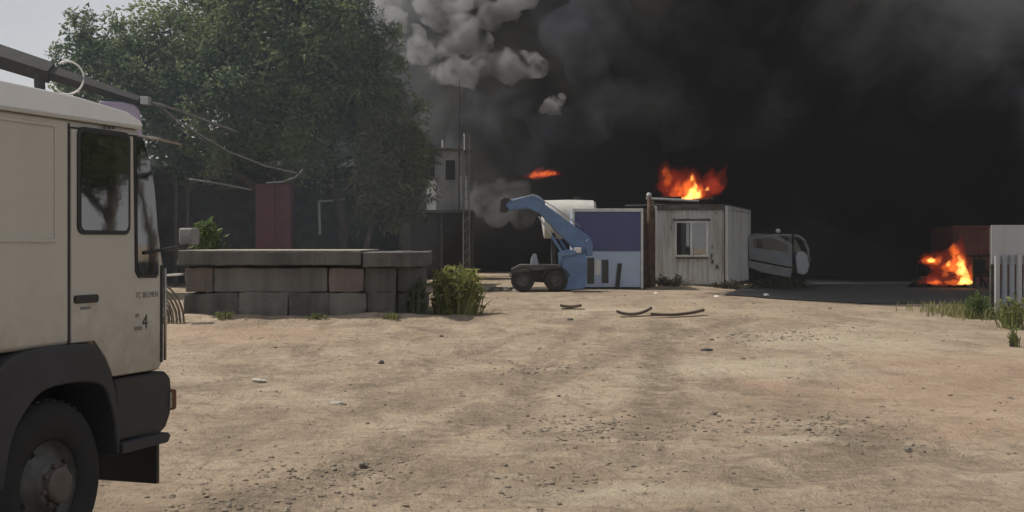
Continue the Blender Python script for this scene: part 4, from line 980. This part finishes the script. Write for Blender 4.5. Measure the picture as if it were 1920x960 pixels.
for k in range(30):
    x_ = .05 + k * .155
    MB().prism([(x_, 0), (x_ + .02, -.035), (x_ + .10, -.035), (x_ + .12, 0), (x_ + .12, .01), (x_, .01)], -.1, fm + rnd.uniform(-.02, .02), 'z').build('slat', M['zinc2'] if k % 3 else M['zinc'], fe, bevel=.003)
for k in range(4): MB().box((k * 1.5, .07, -.2), (k * 1.5 + .07, .14, ft - .05)).build('post', M['rustgrey'], fe)
MB().box((0, .062, .5), (4.7, .1, .56)).build('rail', M['rustgrey'], fe)
CFY = 41.5; cf = thing('charred_frame', 'charred square scrap frame between the fire and the fence', 'scrap', (PX(1842, 0, CFY).x, CFY, ground_z(15.2, CFY)))
def cfl(px, py, dy=0): p = PX(px, py, CFY) - cf.location; return (p.x, dy, p.z)
for i, (a_, c_) in enumerate((((1826, 480), (1826, 540)), ((1856, 478), (1856, 540)), ((1826, 481), (1856, 479)), ((1826, 518), (1856, 517)), ((1845, 500), (1870, 545)))):
    for dy in (0, .8): MB().tube([cfl(*a_, dy), cfl(*c_, dy)], .035, 6).build('frame_tube', M['char'], cf)
MB().prism([(cfl(*p)[0], cfl(*p)[2]) for p in ((1832, 486), (1852, 486), (1853, 514), (1830, 515))], .2, .6).build('charred_box', M['char'], cf, bevel=.03)
hp_ = thing('scrap_heap', 'charred scrap heap with bent wires under the bright right fire', 'scrap', (PX(1775, 0, 42.3).x, 42.3, ground_z(14.2, 42.3)))
rnd = random.Random(41)
for k in range(9):
    MB().ico((rnd.uniform(-.9, .8), rnd.uniform(0, .6), rnd.uniform(.0, .35)), rnd.uniform(.18, .36), 2, (1.2, 1, .8), k, .8).build('charred_lump', M['char'], hp_)
for k in range(8):
    x_ = rnd.uniform(-.9, .9); MB().tube([(x_, -.1, 0), (x_ + rnd.uniform(-.3, .3), -.15, .5), (x_ + rnd.uniform(-.5, .5), -.1, rnd.uniform(.6, 1.2))], .018, 5).build('bent_wire', M['char'], hp_)
rnd = random.Random(51)
def grass_patch(name, label, pts, n, h, material):
    b = MB()
    for i in range(n):
        (cx, cy, sx_, sy_) = rnd.choice(pts); x, y = rnd.gauss(cx, sx_), rnd.gauss(cy, sy_); z = ground_z(x, y) - .02
        hh = h * rnd.uniform(.4, 1.15); a_ = rnd.uniform(0, 6.28); sd_ = Vector((math.cos(a_), math.sin(a_), 0)) * .011
        l_ = Vector((rnd.gauss(0, .3), rnd.gauss(0, .3), 0)) * hh
        p0 = Vector((x, y, z)); p1 = p0 + l_ * .3 + Vector((0, 0, hh * .6)); p2 = p0 + l_ + Vector((0, 0, hh))
        b.add([p0 - sd_, p0 + sd_, p1 + sd_, p1 - sd_, p2], [(0, 1, 2, 3), (3, 2, 4)])
    tag(b.build(name, material), label, 'grass', kind='stuff')
grass_patch('verge_grass', 'rough green grass along the foot of the metal fence', [(10.4, 26.4, .5, .35), (11.2, 26.2, .6, .4), (9.7, 27.2, .35, .4), (10.9, 25.4, .4, .35), (9.9, 28.4, .5, .5)], 1700, .28, M['straw'])
bush('weed_bush', 'tall weed at the left end of the metal fence', 1835, 588, 26.6, 60, 50, 110, M['weed'], .1, 61, 'bush')
bush('weed_bush', 'pale yellow weed in front of the metal fence', 1900, 600, 24.0, 60, 55, 130, M['grass'], .11, 62, 'bush')
bush('weed_bush', 'small dry seedling on the sand at the right edge', 1901, 642, 20.2, 26, 42, 16, M['grass'], .1, 63, 'bush')

# ------------------------------------------------------------------ things lying on the ground
def plank(px0, px1, py, r, wd, label, bow, m='wood', tilt=0):
    a_, c_ = GX(px0, py), GX(px1, py - tilt); p0 = Vector((a_[0], a_[1], ground_z(*a_))); p1 = Vector((c_[0], c_[1], ground_z(*c_)))
    b = MB(); n = 8; vs_ = []; fs = []
    for i in range(n + 1):
        t = i / n; p = p0.lerp(p1, t) - p0; p.z += bow * (2*t - .9)**2 + .02
        for dy, dz in ((-wd, 0), (wd, 0), (wd, r), (-wd, r)): vs_.append(p + Vector((0, dy, dz)))
    for i in range(n):
        for k in range(4): fs.append((i*4+k, i*4+(k+1) % 4, i*4+4+(k+1) % 4, i*4+4+k))
    fs += [(3, 2, 1, 0), (n*4, n*4+1, n*4+2, n*4+3)]; b.add(vs_, fs)
    o = b.build('plank', M[m], bevel=.008); o.location = p0
    tag(o, label, 'plank', 'old planks on the sand')
plank(1156, 1222, 594, .05, .10, 'bowed dark plank curling up on the sand, left of the pair', .09, tilt=3)
plank(1220, 1320, 596, .05, .10, 'longer dark plank on the sand, right of the pair', .05, tilt=5)
plank(1050, 1090, 579, .05, .15, 'short dark board on the sand below the loader', .03)
plank(1072, 1128, 551, .04, .12, 'thin dark board lying against the kiosk foot', .0)
rnd = random.Random(71)
def rock(px, py, rpx, label, m='stone', sq=(1.2, 1, .6), seed=0):
    x, y = GX(px, py); r = rpx * y / F; b = MB().ico((0, 0, 0), r, 2, sq, seed, .7)
    o = b.build('rock', M[m]); o.location = (x, y, ground_z(x, y) + r * .25); tag(o, label, 'rock', 'loose stones on the yard')
for k, a_ in enumerate(((715, 681, 5, 'single small dark stone alone on the sand below the platform', 'concrete2'), (486, 716, 9, 'flat pale stone on the sand nearer the truck door', 'pale_stone'), (630, 756, 9, 'flat pale stone in the middle of the yard', 'pale_stone'),
        (645, 758, 5, 'dark pebble touching the flat pale stone in the yard', 'concrete2'), (680, 876, 9, 'pale stone topping the gravel patch at lower centre left', 'stone'), (1290, 779, 4, 'tiny dark stone beside the dark wheel track', 'concrete2'), (1702, 846, 8, 'grey stone on the reddish sand at lower right', 'stone'),
        (1326, 655, 8, 'flat dark stone on the sand below the long plank', 'concrete2'), (828, 632, 4, 'tiny dark stone just right below the platform', 'concrete2'), (1068, 600, 5, 'dark pebble below the short board', 'concrete2'))):
    rock(*a_[:4], m=a_[4], seed=k + 1, sq=(1.3, 1, .45) if 'flat' in a_[3] else (1.1, 1, .7))
def litter(px, py, rpx, label):
    x, y = GX(px, py); r = rpx * y / F; b = MB()
    b.add([(-r, -r*.6, 0), (r*.9, -r*.7, r*.3), (r, r*.6, .0), (-r*.8, r*.7, r*.6), (0, 0, r*.8)], [(0, 1, 4), (1, 2, 4), (2, 3, 4), (3, 0, 4)])
    o = b.build('litter', M['litter']); o.location = (x, y, ground_z(x, y) + .02); tag(o, label, 'litter', 'white litter scraps')
litter(1437, 556, 6, 'white crumpled scrap in the dark right of the container')
litter(1344, 559, 5, 'white crumpled scrap below the container window')
litter(1230, 552, 4, 'white crumpled scrap at the left container foot')
rb = thing('rubble_pile', 'low pale rubble pile left of the loader wheels', 'rubble', (PX(938, 0, 34.5).x, 34.5, ground_z(-.3, 34.5)))
for k in range(14):
    r = rnd.uniform(.07, .17); MB().ico((rnd.gauss(0, .35), rnd.gauss(0, .2), r * .4), r, 2, (1.3, 1, .7), k, .7).build('chunk', M['pale_stone' if k % 2 else 'stone'], rb)
for nm, m_, n_, col in (('gravel', 'grit', 3200, 0), ('dark_gravel', 'grit_dark', 1300, 1)):
    b = MB(); rnd = random.Random(80 + col)
    spots = [GX(*p) for p in ((640, 885), (600, 895), (480, 942), (1060, 795), (1110, 805), (1480, 795), (1560, 800), (1400, 635), (1500, 630), (1050, 900), (1650, 830), (1010, 690), (1350, 800), (1200, 820), (450, 945))]
    for i in range(n_):
        if rnd.random() < .55:
            c_ = rnd.choice(spots); x, y = rnd.gauss(c_[0], .38), rnd.gauss(c_[1], .38)
        else:
            y = 8 + 24 * rnd.random()**1.6; x = rnd.uniform(-.42, .46) * y
        r = (.003 + .016 * rnd.random()**3) * (1.7 if rnd.random() < .03 else 1) * (1 + y * .012)
        ry = rnd.random()
        b.ico((x, y, ground_z(x, y) + tracks_at(x, y)[1] + r * .2), r, 1, (1 + ry * .6, 1, .65), i % 50, .5)
    tag(b.build(nm, M[m_]), ('pale' if not col else 'dark') + ' gravel scattered in patches over the sandy yard', 'gravel', kind='stuff')
# roadside tree to the right of the view, mirrored in the truck's door window
def copy_tree(o, loc, rz, label, parent=None):
    c_ = o.copy(); C.objects.link(c_); c_.location = loc; c_.rotation_euler = (0, 0, rz); c_['label'] = label
    for ch in o.children:
        k = ch.copy(); C.objects.link(k); k.parent = c_
    return c_
copy_tree(tree, (23, 26, ground_base(23, 26)), R(70), 'dark green tree mirrored in the door window of the white truck')

hz = bpy.data.materials.new('smoky_air'); hz.use_nodes = True; t = hz.node_tree; t.nodes.remove(t.nodes['Principled BSDF'])
pv = t.nodes.new('ShaderNodeVolumePrincipled'); pv.inputs['Color'].default_value = (.76, .79, .84, 1); pv.inputs['Density'].default_value = .00055
pv.inputs['Density Attribute'].default_value = ''; pv.inputs['Anisotropy'].default_value = .0
t.links.new(pv.outputs[0], t.nodes['Material Output'].inputs['Volume'])
hzo = MB().box((-420, -320, -2), (420, 520, 48)).build('haze', hz); tag(hzo, 'thin smoky haze filling the air over the yard', 'haze', kind='stuff')
